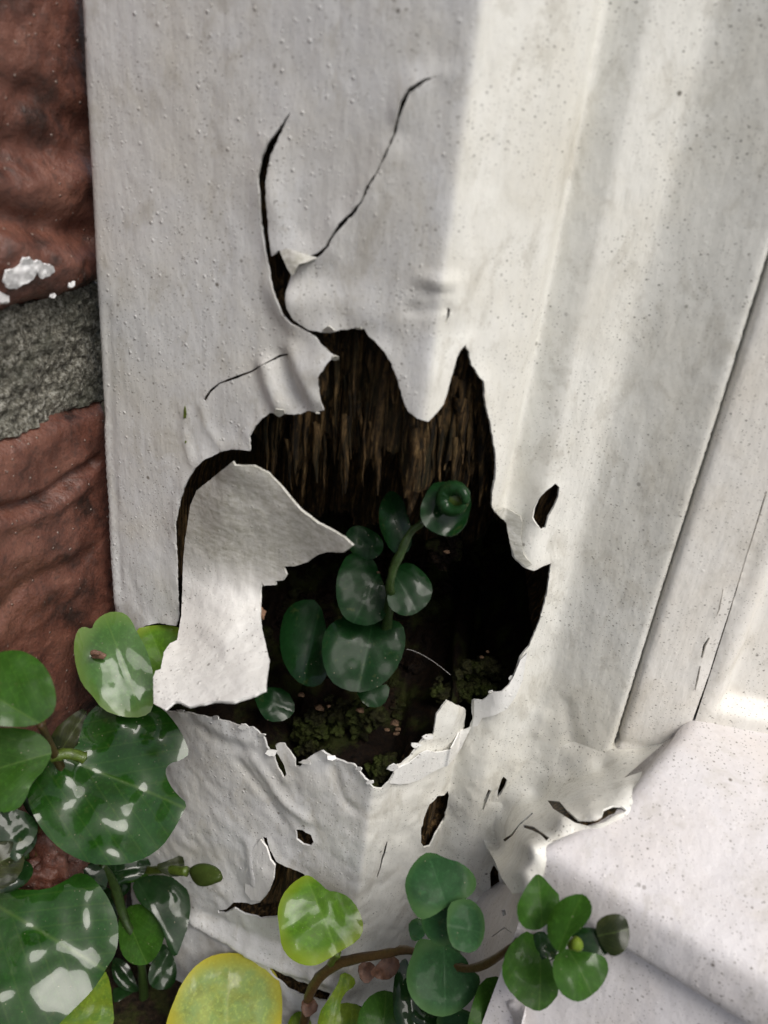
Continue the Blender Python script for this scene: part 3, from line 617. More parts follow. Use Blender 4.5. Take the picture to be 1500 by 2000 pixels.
# ------------------------------------------------------------------ sill
ZN = -145.
q = ray(1280, 1790); SO = (q*ZN/q[2])[:2]; dS = dd(31.6); nS = np.array([-dS[1]*-1*-1, 0]) if False else np.array([-math.sin(math.radians(31.6)), -math.cos(math.radians(31.6))])
prof = [(-75, 14), (-50, 13.8), (-34, 13.3), (-16, 6.4), (-8, 3.0), (-3, .9), (-.9, -.3), (.1, -1.9), (.7, -4.5), (1.2, -7.6), (1.5, -11), (.8, -13.2), (-3, -14.4), (-9.5, -14.4), (-75, -14.4)]
sill = thing('door_sill', (SO[0], SO[1], ZN-120), 'thick pinkish white painted sill with rounded edge below the door', 'door sill')
def sill_pt(pr, a):
    e, z = pr; return np.array([*(SO+nS*e+dS*a), ZN+z])
q = ray(1040, 1650); a0 = ((q*ZN/q[2])[:2]-SO).dot(dS); a1 = 190.
pr = np.array(smooth(prof, 1, False)); A = np.r_[a0+np.array([0, .5, 1.2, 2.2, 3.6, 5]), np.arange(a0+6.5, a1, 1.6)]
V = []; m = len(pr); cc = np.array([-25., -9.])
def on_sill(px, py):
    r = ray(px, py); e = -10.
    for _ in range(20):
        zz_ = ZN+min(13.5, max(0, -e)*.40); p = (r*zz_/r[2])[:2]; e = float((p-SO).dot(nS))
    return e, float((p-SO).dot(dS))
sk = sorted([(0., a0), on_sill(1085, 1626), on_sill(1170, 1585), on_sill(1220, 1548), on_sill(1268, 1480), on_sill(1318, 1425)])
ske = [k[0] for k in sk]; ska = [k[1] for k in sk]
print('sill skew', sk)
for a in A:
    k = min(1, (a-a0)/5.); f = .72+.28*math.sqrt(1-(1-k)**2) if k < 1 else 1
    for e, z in pr:
        p = cc+(np.array([e, z])-cc)*np.array([1-(1-f)*.25, f]); pp = sill_pt(p, a+(np.interp(p[0], ske, ska)-a0)*(a1-a)/(a1-a0))
        nz = .5*float(fbm([a/14], [(e+z)/9], 0, 3, 91)[0])+.15*float(fbm([a/3], [(e+z)/3], 0, 3, 93)[0])
        V.append(pp+np.array([nS[0]*.5, nS[1]*.5, .8])*nz)
Fs = [(i*m+j, (i+1)*m+j, (i+1)*m+(j+1) % m, i*m+(j+1) % m) for i in range(len(A)-1) for j in range(m)]+[tuple(range(m))]
mesh('sill_board', V, Fs, M_sill, sill)
zr = ZN-15
g1 = np.arange(a0+2, a1, 1.5); g2 = np.arange(zr-150, ZN-8, 1.5); G1, G2 = np.meshgrid(g1, g2)
rr = .7*fbm(G1.ravel()/12, G2.ravel()/12, 0, 4, 95)
PP = SO[None]+nS[None]*(-2.4+rr+(zr-G2.ravel())*.32-.25*np.maximum(0, a0+2-G1.ravel())-1.6*np.maximum(0, a0-16-G1.ravel()))[:, None]+dS[None]*G1.ravel()[:, None]
V = np.c_[PP, G2.ravel()]; nx2 = len(g1); idz = np.arange(len(V)).reshape(len(g2), nx2)
fr_ = np.c_[idz[:-1, :-1].ravel(), idz[:-1, 1:].ravel(), idz[1:, 1:].ravel(), idz[1:, :-1].ravel()]
gc1 = G1.ravel()[fr_].mean(1); gc2 = G2.ravel()[fr_].mean(1); fr_ = fr_[(gc1 > a0+2) | (gc2 < ZN-20-(a0-gc1)*1.6-3*np.sin(gc1))]
mesh('riser', V, fr_, M_sill, sill)
# thick old filler and paint that rounds off the foot of the frame onto the sill
def tf(px, py, off): r = ray(px, py); a, b = FR.px(px, py); P = FR.pos(np.array([[a, b]]))[0]; return np.linalg.norm(P)-off
def tl(px, py, off): r = ray(px, py); a, b = DR.px(px, py); P = DR.pos(np.array([[a, b]]))[0]; return np.linalg.norm(P)-off
def ts(px, py, off):
    r = ray(px, py); e = -10.
    for _ in range(20):
        zz_ = ZN+min(13.5, max(0, -e)*.40); p = (r*zz_/r[2])[:2]; e = float((p-SO).dot(nS))
    return np.linalg.norm(r*zz_/r[2])-off
def shell(name, outline, ctrl, mat, parent, th=.5, step=.9, holes=(), back=0.0, nz=.35, seed=1, label=None):
    k = 8.0; O = resample([(a/k, b/k) for a, b in outline], .6, True, .12, seed); Hh = [resample([(a/k, b/k) for a, b in h], .5, True, .06, seed+2) for h in holes]
    V2, T2 = triangulate(O, Hh, step); C = np.array([(a/k, b/k) for a, b, _ in ctrl]); hv = np.array([t for _, _, t in ctrl])
    n = len(C); K = np.sqrt(((C[:, None]-C[None])**2).sum(2)+1.0); A = np.zeros((n+3, n+3)); A[:n, :n] = K+np.eye(n)*.05; A[:n, n] = 1; A[n, :n] = 1; A[:n, n+1:] = C/50; A[n+1:, :n] = C.T/50
    wg = np.linalg.solve(A+np.eye(n+3)*1e-9, np.r_[hv, 0, 0, 0]); t = np.sqrt(((V2[:, None]-C[None])**2).sum(2)+1.0)@wg[:n]+wg[n]+(V2/50)@wg[n+1:]
    t = t+back+nz*fbm(V2[:, 0]/5, V2[:, 1]/7, 0, 4, seed+30)
    for h in Hh: t = t-.35*np.exp(-(pdist(V2, h, True)/.9)**2)
    t = t+.5*np.exp(-(pdist(V2, O, True)/.6)**2)
    r = np.array([ray(*p) for p in V2*k]); X = r/np.linalg.norm(r, axis=1)[:, None]*t[:, None]
    Vt, Ft, _ = thick(X, T2, th, cen); o = mesh(name, Vt, Ft, mat, parent)
    if label: o['label'] = label
    return o
fo = [(945, 1640), (935, 1590), (950, 1555), (985, 1500), (1040, 1462), (1100, 1450), (1160, 1445), (1205, 1452), (1250, 1462), (1300, 1448), (1346, 1428), (1352, 1462), (1330, 1500), (1292, 1548), (1246, 1590),
 (1206, 1616), (1150, 1628), (1110, 1648), (1070, 1664), (1066, 1690), (1060, 1715), (1030, 1742), (1000, 1745), (980, 1715), (965, 1680)]
fc = [(945, 1640, tf(945, 1640, 1)), (935, 1590, tf(935, 1590, -.6)), (950, 1555, tf(950, 1555, -.6)), (985, 1500, tf(985, 1500, -.8)), (1040, 1462, tf(1040, 1462, -1.2)), (1100, 1450, tf(1100, 1450, -1.2)), (1160, 1445, tf(1160, 1445, -1.2)),
 (1203, 1452, tf(1195, 1452, -1)), (1300, 1446, tl(1300, 1446, -.8)), (1346, 1428, tl(1346, 1428, -.8)), (1250, 1462, tl(1250, 1462, -.5)),
 (1330, 1500, ts(1330, 1500, -.9)), (1292, 1548, ts(1292, 1548, -.9)), (1246, 1590, ts(1246, 1590, -.8)), (1206, 1616, ts(1206, 1616, -2.4)), (1150, 1630, ts(1150, 1630, -2.4)), (1110, 1648, ts(1110, 1648, -2.4)), (1075, 1662, ts(1075, 1662, -1.8)),
 (1150, 1560, ts(1150, 1600, -8)), (1160, 1598, ts(1160, 1610, 1.2)), (1200, 1592, ts(1200, 1600, .8)), (1090, 1590, ts(1110, 1640, -8)), (1220, 1540, ts(1246, 1590, -6)), (1060, 1560, tf(1060, 1560, 6)), (1110, 1510, tf(1110, 1510, 3)), (1180, 1500, tf(1180, 1500, 6)),
 (1030, 1650, ts(1070, 1664, -4)), (1010, 1700, ts(1070, 1664, -7)), (1055, 1715, ts(1070, 1664, -3)), (975, 1650, tf(975, 1650, 5)), (1000, 1740, ts(1070, 1664, -10)), (985, 1580, tf(985, 1580, 2.5))]
fh = [[(1069, 1563), (1092, 1565), (1108, 1583), (1128, 1600), (1156, 1603), (1175, 1597), (1178, 1581), (1196, 1573), (1214, 1574), (1224, 1583), (1206, 1594), (1180, 1610), (1150, 1617), (1124, 1607), (1100, 1592), (1080, 1579)],
 crack([(1040, 1588), (1028, 1598), (1014, 1611), (1000, 1630), (984, 1642)], 3, 4), crack([(1022, 1613), (1040, 1618), (1056, 1627), (1070, 1639)], 5, 8), crack([(1078, 1641), (1092, 1644), (1110, 1646)], 4, 2),
 [(985, 1514), (991, 1521), (986, 1535), (978, 1552), (971, 1560), (973, 1543), (978, 1523)]]
shell('foot_filler', fo, fc, M_grey, frame, .5, .85, fh, 0, .5, 5, label='swollen cracked paint at the foot where frame meets sill')
def tr(px, py, off):
    r = ray(px, py); z_ = ZN-30.
    for _ in range(30):
        e = -2.4+(zr-z_)*.32; t_ = (SO+nS*e).dot(nS)/r[:2].dot(nS); z_ = .5*z_+.5*t_*r[2]
    return np.linalg.norm(r*t_)-off
eo = [(940, 1745), (975, 1722), (1005, 1738), (1035, 1738), (1062, 1712), (1088, 1748), (1062, 1850), (1030, 1950), (1000, 2080), (860, 2080), (880, 1900), (905, 1800)]
ec = [(940, 1745, tf(940, 1745, -1.5)), (975, 1722, tf(975, 1722, 0)), (1035, 1738, tr(1070, 1760, 3)), (1062, 1712, tr(1070, 1760, 0)), (1088, 1748, tr(1088, 1760, -2)), (1062, 1850, tr(1062, 1850, -1.5)), (1030, 1950, tr(1030, 1950, -1.5)), (1000, 2080, tr(1000, 2080, -1.5)),
 (860, 2080, tf(860, 2080, -3)), (880, 1900, tf(880, 1900, -2.5)), (905, 1800, tf(905, 1800, -2.5)), (1020, 1850, tr(1020, 1850, 1.0)), (990, 1960, tr(990, 1960, 1.0))]
shell('sill_end', eo, ec, M_sill, sill, .6, 1.0, [crack([(960, 1830), (985, 1812), (1000, 1822)], 2, 2), [(980, 1778), (986, 1776), (988, 1786), (982, 1790)]], 0, .7, 8)
shell('foot_wood', [(960, 1600), (1000, 1540), (1040, 1500), (1100, 1475), (1200, 1480), (1260, 1500), (1240, 1570), (1200, 1600), (1150, 1616), (1100, 1640), (1050, 1655), (1010, 1700), (985, 1680)], fc, M_wood, frame, .5, 2.0, (), 2.2, .3, 6)
# ------------------------------------------------------------------ brick wall
BR = Curve([BK0-back*170, BK0+back*12], .5)
wall = thing('brick_wall', (BK0[0]-20, BK0[1]-20, z_bot), 'rough red-brown painted brick wall with a wide grey mortar joint', 'brick wall')
def bz(px, py): return BR.px(px, py)
def brick(outline, seed, crease, mat, name, amp, lab=None):
    O = resample(smooth(outline, 1), 1.2, True, .25, seed)
    V2, T2 = triangulate(O, [], 1.3); s, z = V2.T; d = amp*fbm(s/13, z/11, 0, 4, seed)+.25*amp*fbm(s/3, z/3, 0, 3, seed+9)
    e = pdist(V2, O, True); d -= 4.0*np.exp(-(e/1.8)**2)
    for l, a, ww in crease: d += a*np.exp(-(pdist(V2, BR.poly(l))/ww)**2)
    V, Fs, _ = thick(BR.pos(V2, d), T2, 6, cen+np.array([200, 0, 0])); o = mesh(name, V, Fs, mat, wall)
    if lab: o['label'] = lab
L_ = BR.len
zA, zB, zC = bz(90, 590)[1], bz(90, 835)[1], 0
tA, tB = bz(0, 618), bz(178, 566); tC, tD = bz(0, 872), bz(180, 800)
def ext(a, b, s): return (s, a[1]+(b[1]-a[1])*(s-a[0])/(b[0]-a[0]))
up = [(0, z_top), (L_, z_top), ext(tA, tB, L_), tB, ext(tA, tB, (tA[0]+tB[0])/2+0)[0:2], tA, ext(tA, tB, 0)]
lo = [ext(tC, tD, 0), tC, (lambda p: (p[0], p[1]+1.0))(ext(tC, tD, (tC[0]+tD[0])/2)), tD, ext(tC, tD, L_), (L_, -330), (0, -330)]
brick(up, 101, [([(0, 165), (60, 185), (160, 250)], -2, 3), ([(0, 300), (50, 290), (120, 300), (175, 305)], -2.5, 4), ([(0, 425), (60, 440), (120, 450), (180, 462)], -4, 3.2), ([(40, 470), (100, 480)], 3, 7), ([(0, 500), (50, 530), (110, 530)], 3.5, 6), ([(0, 350), (100, 370), (160, 350)], 2, 5)], M_brick, 'brick', 2.2)
brick(lo, 113, [([(0, 1002), (50, 990), (90, 975), (125, 950), (155, 925), (188, 905)], -3.6, 1.8), ([(0, 1030), (60, 1010), (110, 985), (170, 950)], 1.4, 3), ([(0, 1200), (60, 1140), (130, 1110), (170, 1090)], -1.6, 3), ([(0, 1110), (70, 1080), (140, 1060)], 1.2, 5)], M_brick, 'brick', 1.5)
V2, T2 = triangulate(resample([(0, z_top-2), (L_-1, z_top-2), (L_-1, -328), (0, -328)], 4), [], 3.5); mesh('wall_core', BR.pos(V2, -7), T2, M_mortar, wall)
mo = [ext(tA, tB, 0), tA, tB, ext(tA, tB, L_), ext(tC, tD, L_), tD, tC, ext(tC, tD, 0)]
V2, T2 = triangulate(resample(mo, 1.0, True, .5, 7), [], .9); s, z = V2.T
d = -3.2+2.2*fbm(s/9, z/7, 0, 4, 121)+1.5*fbm(s/1.7, z/1.7, 0, 3, 122); V, Fs, _ = thick(BR.pos(V2, d), T2, 4, cen+np.array([200, 0, 0])); mesh('mortar', V, Fs, M_mortar, wall)
M_glint = plain('white_wet_glint', (.8, .8, .8), .25, 1.2, .8)  # wet glint on the brick, painted as raised white patches
def glint(o): return piece('painted_glint', o, [(*o[0], 5.0), (*o[len(o)//2], 5.0), (o[3][0]+3, o[3][1]+4, 5.6)], M_glint, wall, .5, .6, .9, BR, lambda V: 1.1*fbm(V[:, 0]/1.6, V[:, 1]/1.6, 0, 3, 5))
glint([(10, 540), (22, 524), (38, 520), (48, 506), (60, 503), (66, 512), (84, 510), (100, 516), (106, 528), (98, 540), (84, 543), (74, 533), (64, 545), (48, 556), (28, 566), (12, 562)])
glint([(-6, 572), (6, 570), (16, 578), (18, 588), (6, 592), (-6, 588)]); glint([(98, 575), (106, 572), (111, 578), (106, 584), (99, 581)]); glint([(134, 552), (142, 546), (148, 550), (146, 558), (137, 559)])
# ------------------------------------------------------------------ ground
ZG = -300.
gx, gy = np.meshgrid(np.r_[-60000, -3000, -600, np.arange(-300, 300, 5), 600, 3000, 60000], np.r_[-60000, -3000, -600, np.arange(-120, 330, 5), 600, 3000, 60000])
gzv = ZG+6*fbm(gx.ravel()/30, gy.ravel()/30, 0, 4, 131)*(np.abs(gx.ravel()) < 500)
ii = np.arange(gx.size).reshape(gx.shape)
tag(mesh('ground', np.c_[gx.ravel(), gy.ravel(), gzv], np.c_[ii[:-1, :-1].ravel(), ii[:-1, 1:].ravel(), ii[1:, 1:].ravel(), ii[1:, :-1].ravel()], M_soil), kind='structure')
# ------------------------------------------------------------------ plants
LD = np.array(ldir)
def leaf(name, out, base, tip, off, mat, parent, tilt=(0, 0, 0), face=.5, fold=.12, droop=.12, wav=.5, th=.35, seed=0, label=None):
    """out: outline in photo pixels; off: mm in front of the wall face at its middle; face: 0 looks at the lens, 1 looks halfway to the light"""
    out = np.array(smooth(out, 1), float); c = out.mean(0); C = at(c[0], c[1], off); u = -C/np.linalg.norm(C)
    hv = u+LD; hv /= np.linalg.norm(hv); n = u*(1-face)+hv*face+np.array(tilt, float); n /= np.linalg.norm(n)
    def hit(p): r = ray(*p); return r*(C.dot(n)/r.dot(n))
    b = hit(base); t = hit(tip); ex = t-b; Ln = np.linalg.norm(ex); ex /= Ln; ey = np.cross(n, ex)
    P = np.array([hit(p) for p in out]); Q2 = np.c_[(P-b)@ex, (P-b)@ey]; size = max(np.ptp(Q2[:, 0]), np.ptp(Q2[:, 1]))
    st = max(.7, size/26); V2, T2 = triangulate(resample(Q2, st*.7, True, .06, seed), [], st)
    U = np.clip((V2[:, 0]-Q2[:, 0].min())/np.ptp(Q2[:, 0]), 0, 1); hw = np.abs(Q2[:, 1]).max(); Vv = V2[:, 1]/hw
    W = hw*fold*(np.sqrt(Vv**2+.012)*1.1)-size*droop*(U-.5)**2*2.0-size*droop*.6*Vv**2*Vv**2
    W += wav*fbm(V2[:, 0]/(size*.28)+seed, V2[:, 1]/(size*.28), 0, 2, seed+5)*size/30*1.6
    W += -.006*size*np.exp(-(Vv/.08)**2)+.0006*size*np.sin((U*5.5-np.abs(Vv)*5)*2*math.pi)*np.clip(np.abs(Vv)*4, 0, 1)
    X = b[None]+V2[:, :1]*ex+V2[:, 1:]*ey+n[None]*W[:, None]
    Vt, Ft, Uv = thick(X, T2, th, cen, np.c_[U, Vv]); o = mesh(name, Vt, Ft, LM[mat], parent, uv=Uv)
    if label: o['label'] = label
    return o
def stem(px, rad, mat, parent, name='stem'):
    return tube(name, [at(*p) for p in px], rad, mat, parent, 10, .25)
def root(px, off): p = at(px[0], px[1], off); return (p[0], p[1], p[2])
PL = thing('large_leaved_plant', root((60, 1900), 20), 'wet glossy creeping plant with the biggest round green leaves, against the brick at lower left', 'plant')
leaf('leaf', [(0, 1272), (30, 1268), (55, 1275), (80, 1292), (100, 1320), (110, 1355), (108, 1385), (90, 1405), (60, 1418), (20, 1420), (-30, 1415), (-70, 1380), (-75, 1330), (-40, 1285)], (80, 1415), (-60, 1330), 44, 'mid', PL, (-.25, 0, .1), .3, .1, seed=1)
leaf('leaf', [(-20, 1422), (40, 1422), (75, 1430), (97, 1452), (100, 1475), (85, 1505), (62, 1530), (52, 1560), (35, 1582), (0, 1588), (-50, 1570), (-80, 1500), (-60, 1440)], (100, 1470), (-70, 1520), 40, 'mid', PL, (-.2, 0, 0), .3, seed=2)
leaf('leaf', [(183, 1215), (200, 1197), (220, 1191), (245, 1196), (258, 1212), (268, 1235), (285, 1265), (296, 1300), (301, 1340), (300, 1385), (280, 1400), (240, 1400), (200, 1385), (180, 1357), (160, 1335), (148, 1300), (143, 1260), (150, 1230), (163, 1221), (180, 1228)], (275, 1390), (205, 1200), 26, 'pale', PL, (0, 0, .1), .9, .1, seed=3, label='pale damaged leaf with a notched tip')
leaf('leaf', [(262, 1228), (300, 1220), (345, 1222), (370, 1240), (375, 1290), (340, 1345), (300, 1350), (285, 1300), (270, 1262)], (340, 1340), (290, 1225), 5, 'bright', PL, (0, 0, 0), .2, seed=4)
leaf('leaf', [(70, 1496), (88, 1484), (118, 1474), (150, 1462), (156, 1435), (166, 1400), (196, 1372), (237, 1360), (282, 1366), (320, 1387), (343, 1416), (359, 1444), (371, 1474), (354, 1487), (330, 1494), (322, 1508), (330, 1530), (346, 1550), (367, 1567), (356, 1590), (336, 1626), (315, 1655), (285, 1676), (250, 1688), (200, 1691), (160, 1681), (120, 1660), (85, 1625), (60, 1580), (52, 1545), (56, 1520)], (120, 1478), (360, 1575), 54, 'wet', PL, (-.12, 0, .0), .85, .22, .14, 1.3, seed=6, label='largest wet leaf with bright reflections')
leaf('leaf', [(-60, 1745), (0, 1734), (40, 1738), (90, 1740), (130, 1722), (152, 1706), (178, 1712), (202, 1740), (217, 1765), (231, 1800), (231, 1840), (222, 1870), (208, 1888), (200, 1905), (180, 1935), (140, 1975), (100, 2015), (20, 2050), (-60, 2000), (-100, 1880)], (-20, 1760), (215, 1900), 58, 'wet', PL, (-.12, 0, .12), .85, .13, .12, .9, seed=7)
leaf('leaf', [(205, 1890), (216, 1920), (220, 1960), (224, 2000), (200, 2040), (120, 2040), (60, 2040), (80, 1990), (140, 1940)], (60, 2020), (215, 1900), 36, 'ygreen', PL, (0, 0, .1), .7, seed=8)
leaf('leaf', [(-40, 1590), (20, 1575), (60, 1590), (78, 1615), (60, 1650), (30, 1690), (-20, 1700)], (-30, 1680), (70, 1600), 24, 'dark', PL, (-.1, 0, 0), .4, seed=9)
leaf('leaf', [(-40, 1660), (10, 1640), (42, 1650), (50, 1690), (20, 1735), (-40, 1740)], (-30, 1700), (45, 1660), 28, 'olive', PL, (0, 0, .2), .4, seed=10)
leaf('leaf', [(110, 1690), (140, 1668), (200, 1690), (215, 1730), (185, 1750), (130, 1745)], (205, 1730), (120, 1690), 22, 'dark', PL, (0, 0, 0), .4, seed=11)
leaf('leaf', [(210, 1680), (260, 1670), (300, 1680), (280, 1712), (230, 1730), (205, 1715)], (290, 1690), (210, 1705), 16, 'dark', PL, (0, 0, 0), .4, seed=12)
leaf('leaf', [(100, 1430), (140, 1395), (168, 1380), (175, 1420), (160, 1470), (120, 1490), (95, 1470)], (110, 1480), (168, 1390), 20, 'olive', PL, (0, 0, 0), .3, seed=13)
stem([(170, 1400, 14), (130, 1450, 16), (95, 1480, 16), (85, 1600, 10), (60, 1760, 10), (30, 1980, 8)], [.9, 1.1, 1.2, 1.3], M_stemb, PL)
stem([(80, 1415, 42), (100, 1460, 34), (130, 1520, 24), (120, 1620, 18)], [.9, 1.1, 1.3], M_stemb, PL)
stem([(165, 1480, 44), (130, 1470, 36), (100, 1480, 30)], 1.5, M_stemg, PL)
for o_, sd in (((110, 1695, 14), 1),):
    pass
def oval(cx, cy, rx, ry, ang, off, mat, parent, sd):
    a = math.radians(ang); o = []
    for k in range(16):
        t = 2*math.pi*k/16; r = 1+.06*math.sin(2*t+sd)+.04*math.sin(3*t+sd*2); x, y = rx*math.cos(t)*r, ry*math.sin(t)*r; o.append((cx+x*math.cos(a)-y*math.sin(a), cy+x*math.sin(a)+y*math.cos(a)))
    leaf('leaf', o, o[0], o[8], off, mat, parent, (random.uniform(-.3, .3), 0, random.uniform(-.1, .3)), random.uniform(.2, .8), .12, .15, .8, seed=sd)
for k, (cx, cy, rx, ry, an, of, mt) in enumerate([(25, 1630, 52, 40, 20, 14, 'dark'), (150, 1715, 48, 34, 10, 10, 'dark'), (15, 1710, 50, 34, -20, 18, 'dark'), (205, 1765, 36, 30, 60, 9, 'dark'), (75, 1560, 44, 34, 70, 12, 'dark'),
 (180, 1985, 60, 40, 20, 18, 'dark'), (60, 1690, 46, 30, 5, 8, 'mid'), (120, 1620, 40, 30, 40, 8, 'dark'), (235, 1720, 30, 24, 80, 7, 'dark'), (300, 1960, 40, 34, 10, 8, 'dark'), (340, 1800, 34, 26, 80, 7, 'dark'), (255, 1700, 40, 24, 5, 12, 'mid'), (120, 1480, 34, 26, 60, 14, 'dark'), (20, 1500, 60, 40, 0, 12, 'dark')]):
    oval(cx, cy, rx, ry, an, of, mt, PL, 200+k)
lumps('dead_stub', [(at(105, 1690, 17), 9, (1, .7, 1.2)), (at(85, 1715, 16), 7, (1, .7, .9))], M_brick, PL, 3, .7)
PB = thing('small_dark_plant', root((270, 1990), 10), 'small dark green upright plant between the largest wet leaf and the yellow leaf', 'plant')
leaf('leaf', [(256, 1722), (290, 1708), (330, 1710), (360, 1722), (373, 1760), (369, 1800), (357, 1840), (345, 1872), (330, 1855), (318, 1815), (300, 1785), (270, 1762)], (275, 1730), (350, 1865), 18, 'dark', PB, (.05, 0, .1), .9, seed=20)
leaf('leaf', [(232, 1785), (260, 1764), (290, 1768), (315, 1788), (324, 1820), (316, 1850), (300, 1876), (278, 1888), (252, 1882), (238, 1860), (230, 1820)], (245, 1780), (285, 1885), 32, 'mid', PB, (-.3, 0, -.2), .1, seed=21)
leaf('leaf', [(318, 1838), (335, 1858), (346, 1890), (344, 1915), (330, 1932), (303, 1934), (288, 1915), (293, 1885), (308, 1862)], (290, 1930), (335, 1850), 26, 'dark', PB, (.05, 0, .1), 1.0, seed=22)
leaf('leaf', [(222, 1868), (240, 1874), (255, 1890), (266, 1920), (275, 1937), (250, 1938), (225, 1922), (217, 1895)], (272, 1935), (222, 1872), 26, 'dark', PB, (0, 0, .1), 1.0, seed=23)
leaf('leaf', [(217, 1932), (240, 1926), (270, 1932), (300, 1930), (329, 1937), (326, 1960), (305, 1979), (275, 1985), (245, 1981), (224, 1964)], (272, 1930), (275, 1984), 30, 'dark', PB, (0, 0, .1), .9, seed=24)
leaf('leaf', [(230, 2000), (260, 1985), (300, 1990), (320, 2020), (260, 2040), (225, 2030)], (270, 2030), (300, 1992), 16, 'mid', PB, (0, 0, .1), .6, seed=25)
leaf('leaf', [(300, 1690), (330, 1680), (356, 1668), (362, 1690), (357, 1712), (325, 1712)], (300, 1700), (362, 1685), 20, 'olive', PB, seed=26)
V0 = IC3.copy(); ctr = at(403, 1708, 22); axx = at(445, 1716, 24)-at(360, 1700, 20); axx /= np.linalg.norm(axx); t2 = np.cross(axx, [0, 0, 1]); t2 /= np.linalg.norm(t2); t3 = np.cross(axx, t2)
rad = 3.9*(1-.12*V0[:, 0])*(1+.12*np.sin(np.arctan2(V0[:, 2], V0[:, 1])*3+V0[:, 0]*2))
mesh('bud', ctr+V0[:, :1]*axx*7.0+V0[:, 1:2]*t2*rad[:, None]*.8+V0[:, 2:]*t3*rad[:, None]*.85, IF3, LM['hollowbud'], PB)
stem([(290, 1700, 18), (330, 1698, 22), (365, 1702, 22)], [1.3, 1.3, 1.7], M_stemg, PB)
stem([(200, 1690, 16), (225, 1730, 22), (240, 1790, 30), (262, 1830, 34), (280, 1900, 32), (280, 1960, 28), (300, 2040, 14)], [1.2, 1.7, 1.4, 1.7, 1.8], M_stemd, PB)
PC = thing('yellow_leaved_plant', root((440, 2060), 5), 'single broad yellow leaf mottled with green, at the bottom edge below the split wood', 'plant')
leaf('leaf', [(322, 2010), (330, 1980), (340, 1955), (352, 1925), (375, 1892), (405, 1869), (440, 1860), (480, 1862), (515, 1875), (537, 1897), (549, 1925), (553, 1960), (550, 2010), (520, 2060), (440, 2080), (350, 2060)], (440, 2060), (450, 1862), 30, 'yellow', PC, (0, 0, .0), .7, .08, .1, .7, seed=30)
stem([(440, 2055, 29), (440, 2110, 12), (450, 2200, 2)], [1.5, 2], M_stemg, PC)
PD = thing('creeping_plant', root((610, 2010), 14), 'creeping plant with one bright heart-shaped leaf and two rosettes along a brown stem', 'plant')
leaf('leaf', [(596, 1708), (570, 1725), (550, 1750), (541, 1780), (545, 1812), (550, 1850), (565, 1872), (590, 1885), (615, 1887), (640, 1875), (665, 1858), (700, 1838), (712, 1812), (702, 1778), (682, 1752), (657, 1741), (640, 1740), (622, 1722), (607, 1710)], (660, 1862), (597, 1709), 25.0, 'bright', PD, (-.05, 0, .05), .85, .10, .12, .7, seed=40, label='bright yellow-green heart-shaped leaf')
stem([(1012, 1838, 19), (985, 1862, 21), (925, 1896, 19), (880, 1885, 13), (800, 1852, 14), (755, 1862, 17), (700, 1870, 18), (650, 1884, 18), (615, 1915, 17), (598, 1960, 15), (590, 2040, 11)], [.8, 1.0, 1.1, 1.4, 1.7, 1.7], M_stemb, PD)
stem([(660, 1862, 24), (650, 1875, 21), (645, 1884, 18)], 1.1, M_stemg, PD)
leaf('leaf', [(827, 1665), (847, 1664), (873, 1677), (900, 1685), (922, 1702), (933, 1722), (927, 1742), (905, 1760), (873, 1770), (845, 1790), (820, 1797), (803, 1775), (793, 1747), (790, 1723), (802, 1692)], (880, 1790), (835, 1665), 24.0, 'blue', PD, (-.05, .05, .1), .5, .10, seed=41)
leaf('leaf', [(798, 1800), (820, 1790), (832, 1812), (828, 1832), (806, 1840), (798, 1822)], (835, 1800), (800, 1835), 20.0, 'blue', PD, seed=42)
leaf('leaf', [(825, 1830), (812, 1842), (807, 1862), (798, 1882), (793, 1910), (798, 1940), (817, 1967), (843, 1983), (873, 1987), (907, 1970), (930, 1943), (940, 1910), (920, 1893), (907, 1867), (873, 1846)], (868, 1820), (870, 1987), 25.0, 'blue', PD, (0, 0, .1), .7, .10, seed=43)
leaf('leaf', [(826, 1764), (843, 1750), (867, 1751), (884, 1766), (889, 1800), (884, 1840), (863, 1851), (840, 1838), (825, 1815), (821, 1788)], (886, 1808), (832, 1790), 29.0, 'blue', PD, (-.25, 0, 0), .2, .1, seed=44)
leaf('leaf', [(876, 1764), (900, 1755), (923, 1757), (943, 1780), (950, 1808), (945, 1840), (923, 1863), (897, 1858), (880, 1846), (873, 1807)], (872, 1806), (944, 1822), 30.0, 'blue', PD, (.1, 0, .1), .8, .1, seed=45)
leaf('leaf', [(790, 1868), (800, 1880), (800, 1930), (826, 1985), (850, 2020), (820, 2050), (780, 2030), (765, 1960), (772, 1895)], (790, 1860), (815, 2030), 14.0, 'dark', PD, seed=46)
leaf('leaf', [(700, 2030), (697, 1985), (715, 1950), (745, 1932), (772, 1938), (787, 1962), (792, 2030), (750, 2060)], (745, 2050), (755, 1933), 19.0, 'mid', PD, (0, 0, .1), .5, seed=47)
leaf('leaf', [(668, 1896), (692, 1906), (697, 1924), (672, 1940), (663, 1965), (668, 2000), (650, 2040), (618, 2040), (622, 1980), (642, 1950), (660, 1922)], (640, 2040), (672, 1898), 21.0, 'ygreen', PD, (0, 0, .1), .5, seed=48, label='torn yellow-green leaf')
leaf('leaf', [(640, 1965), (690, 1955), (720, 1980), (720, 2040), (640, 2040)], (680, 2040), (690, 1958), 17.0, 'ygreen', PD, (0, 0, .1), .5, seed=49)
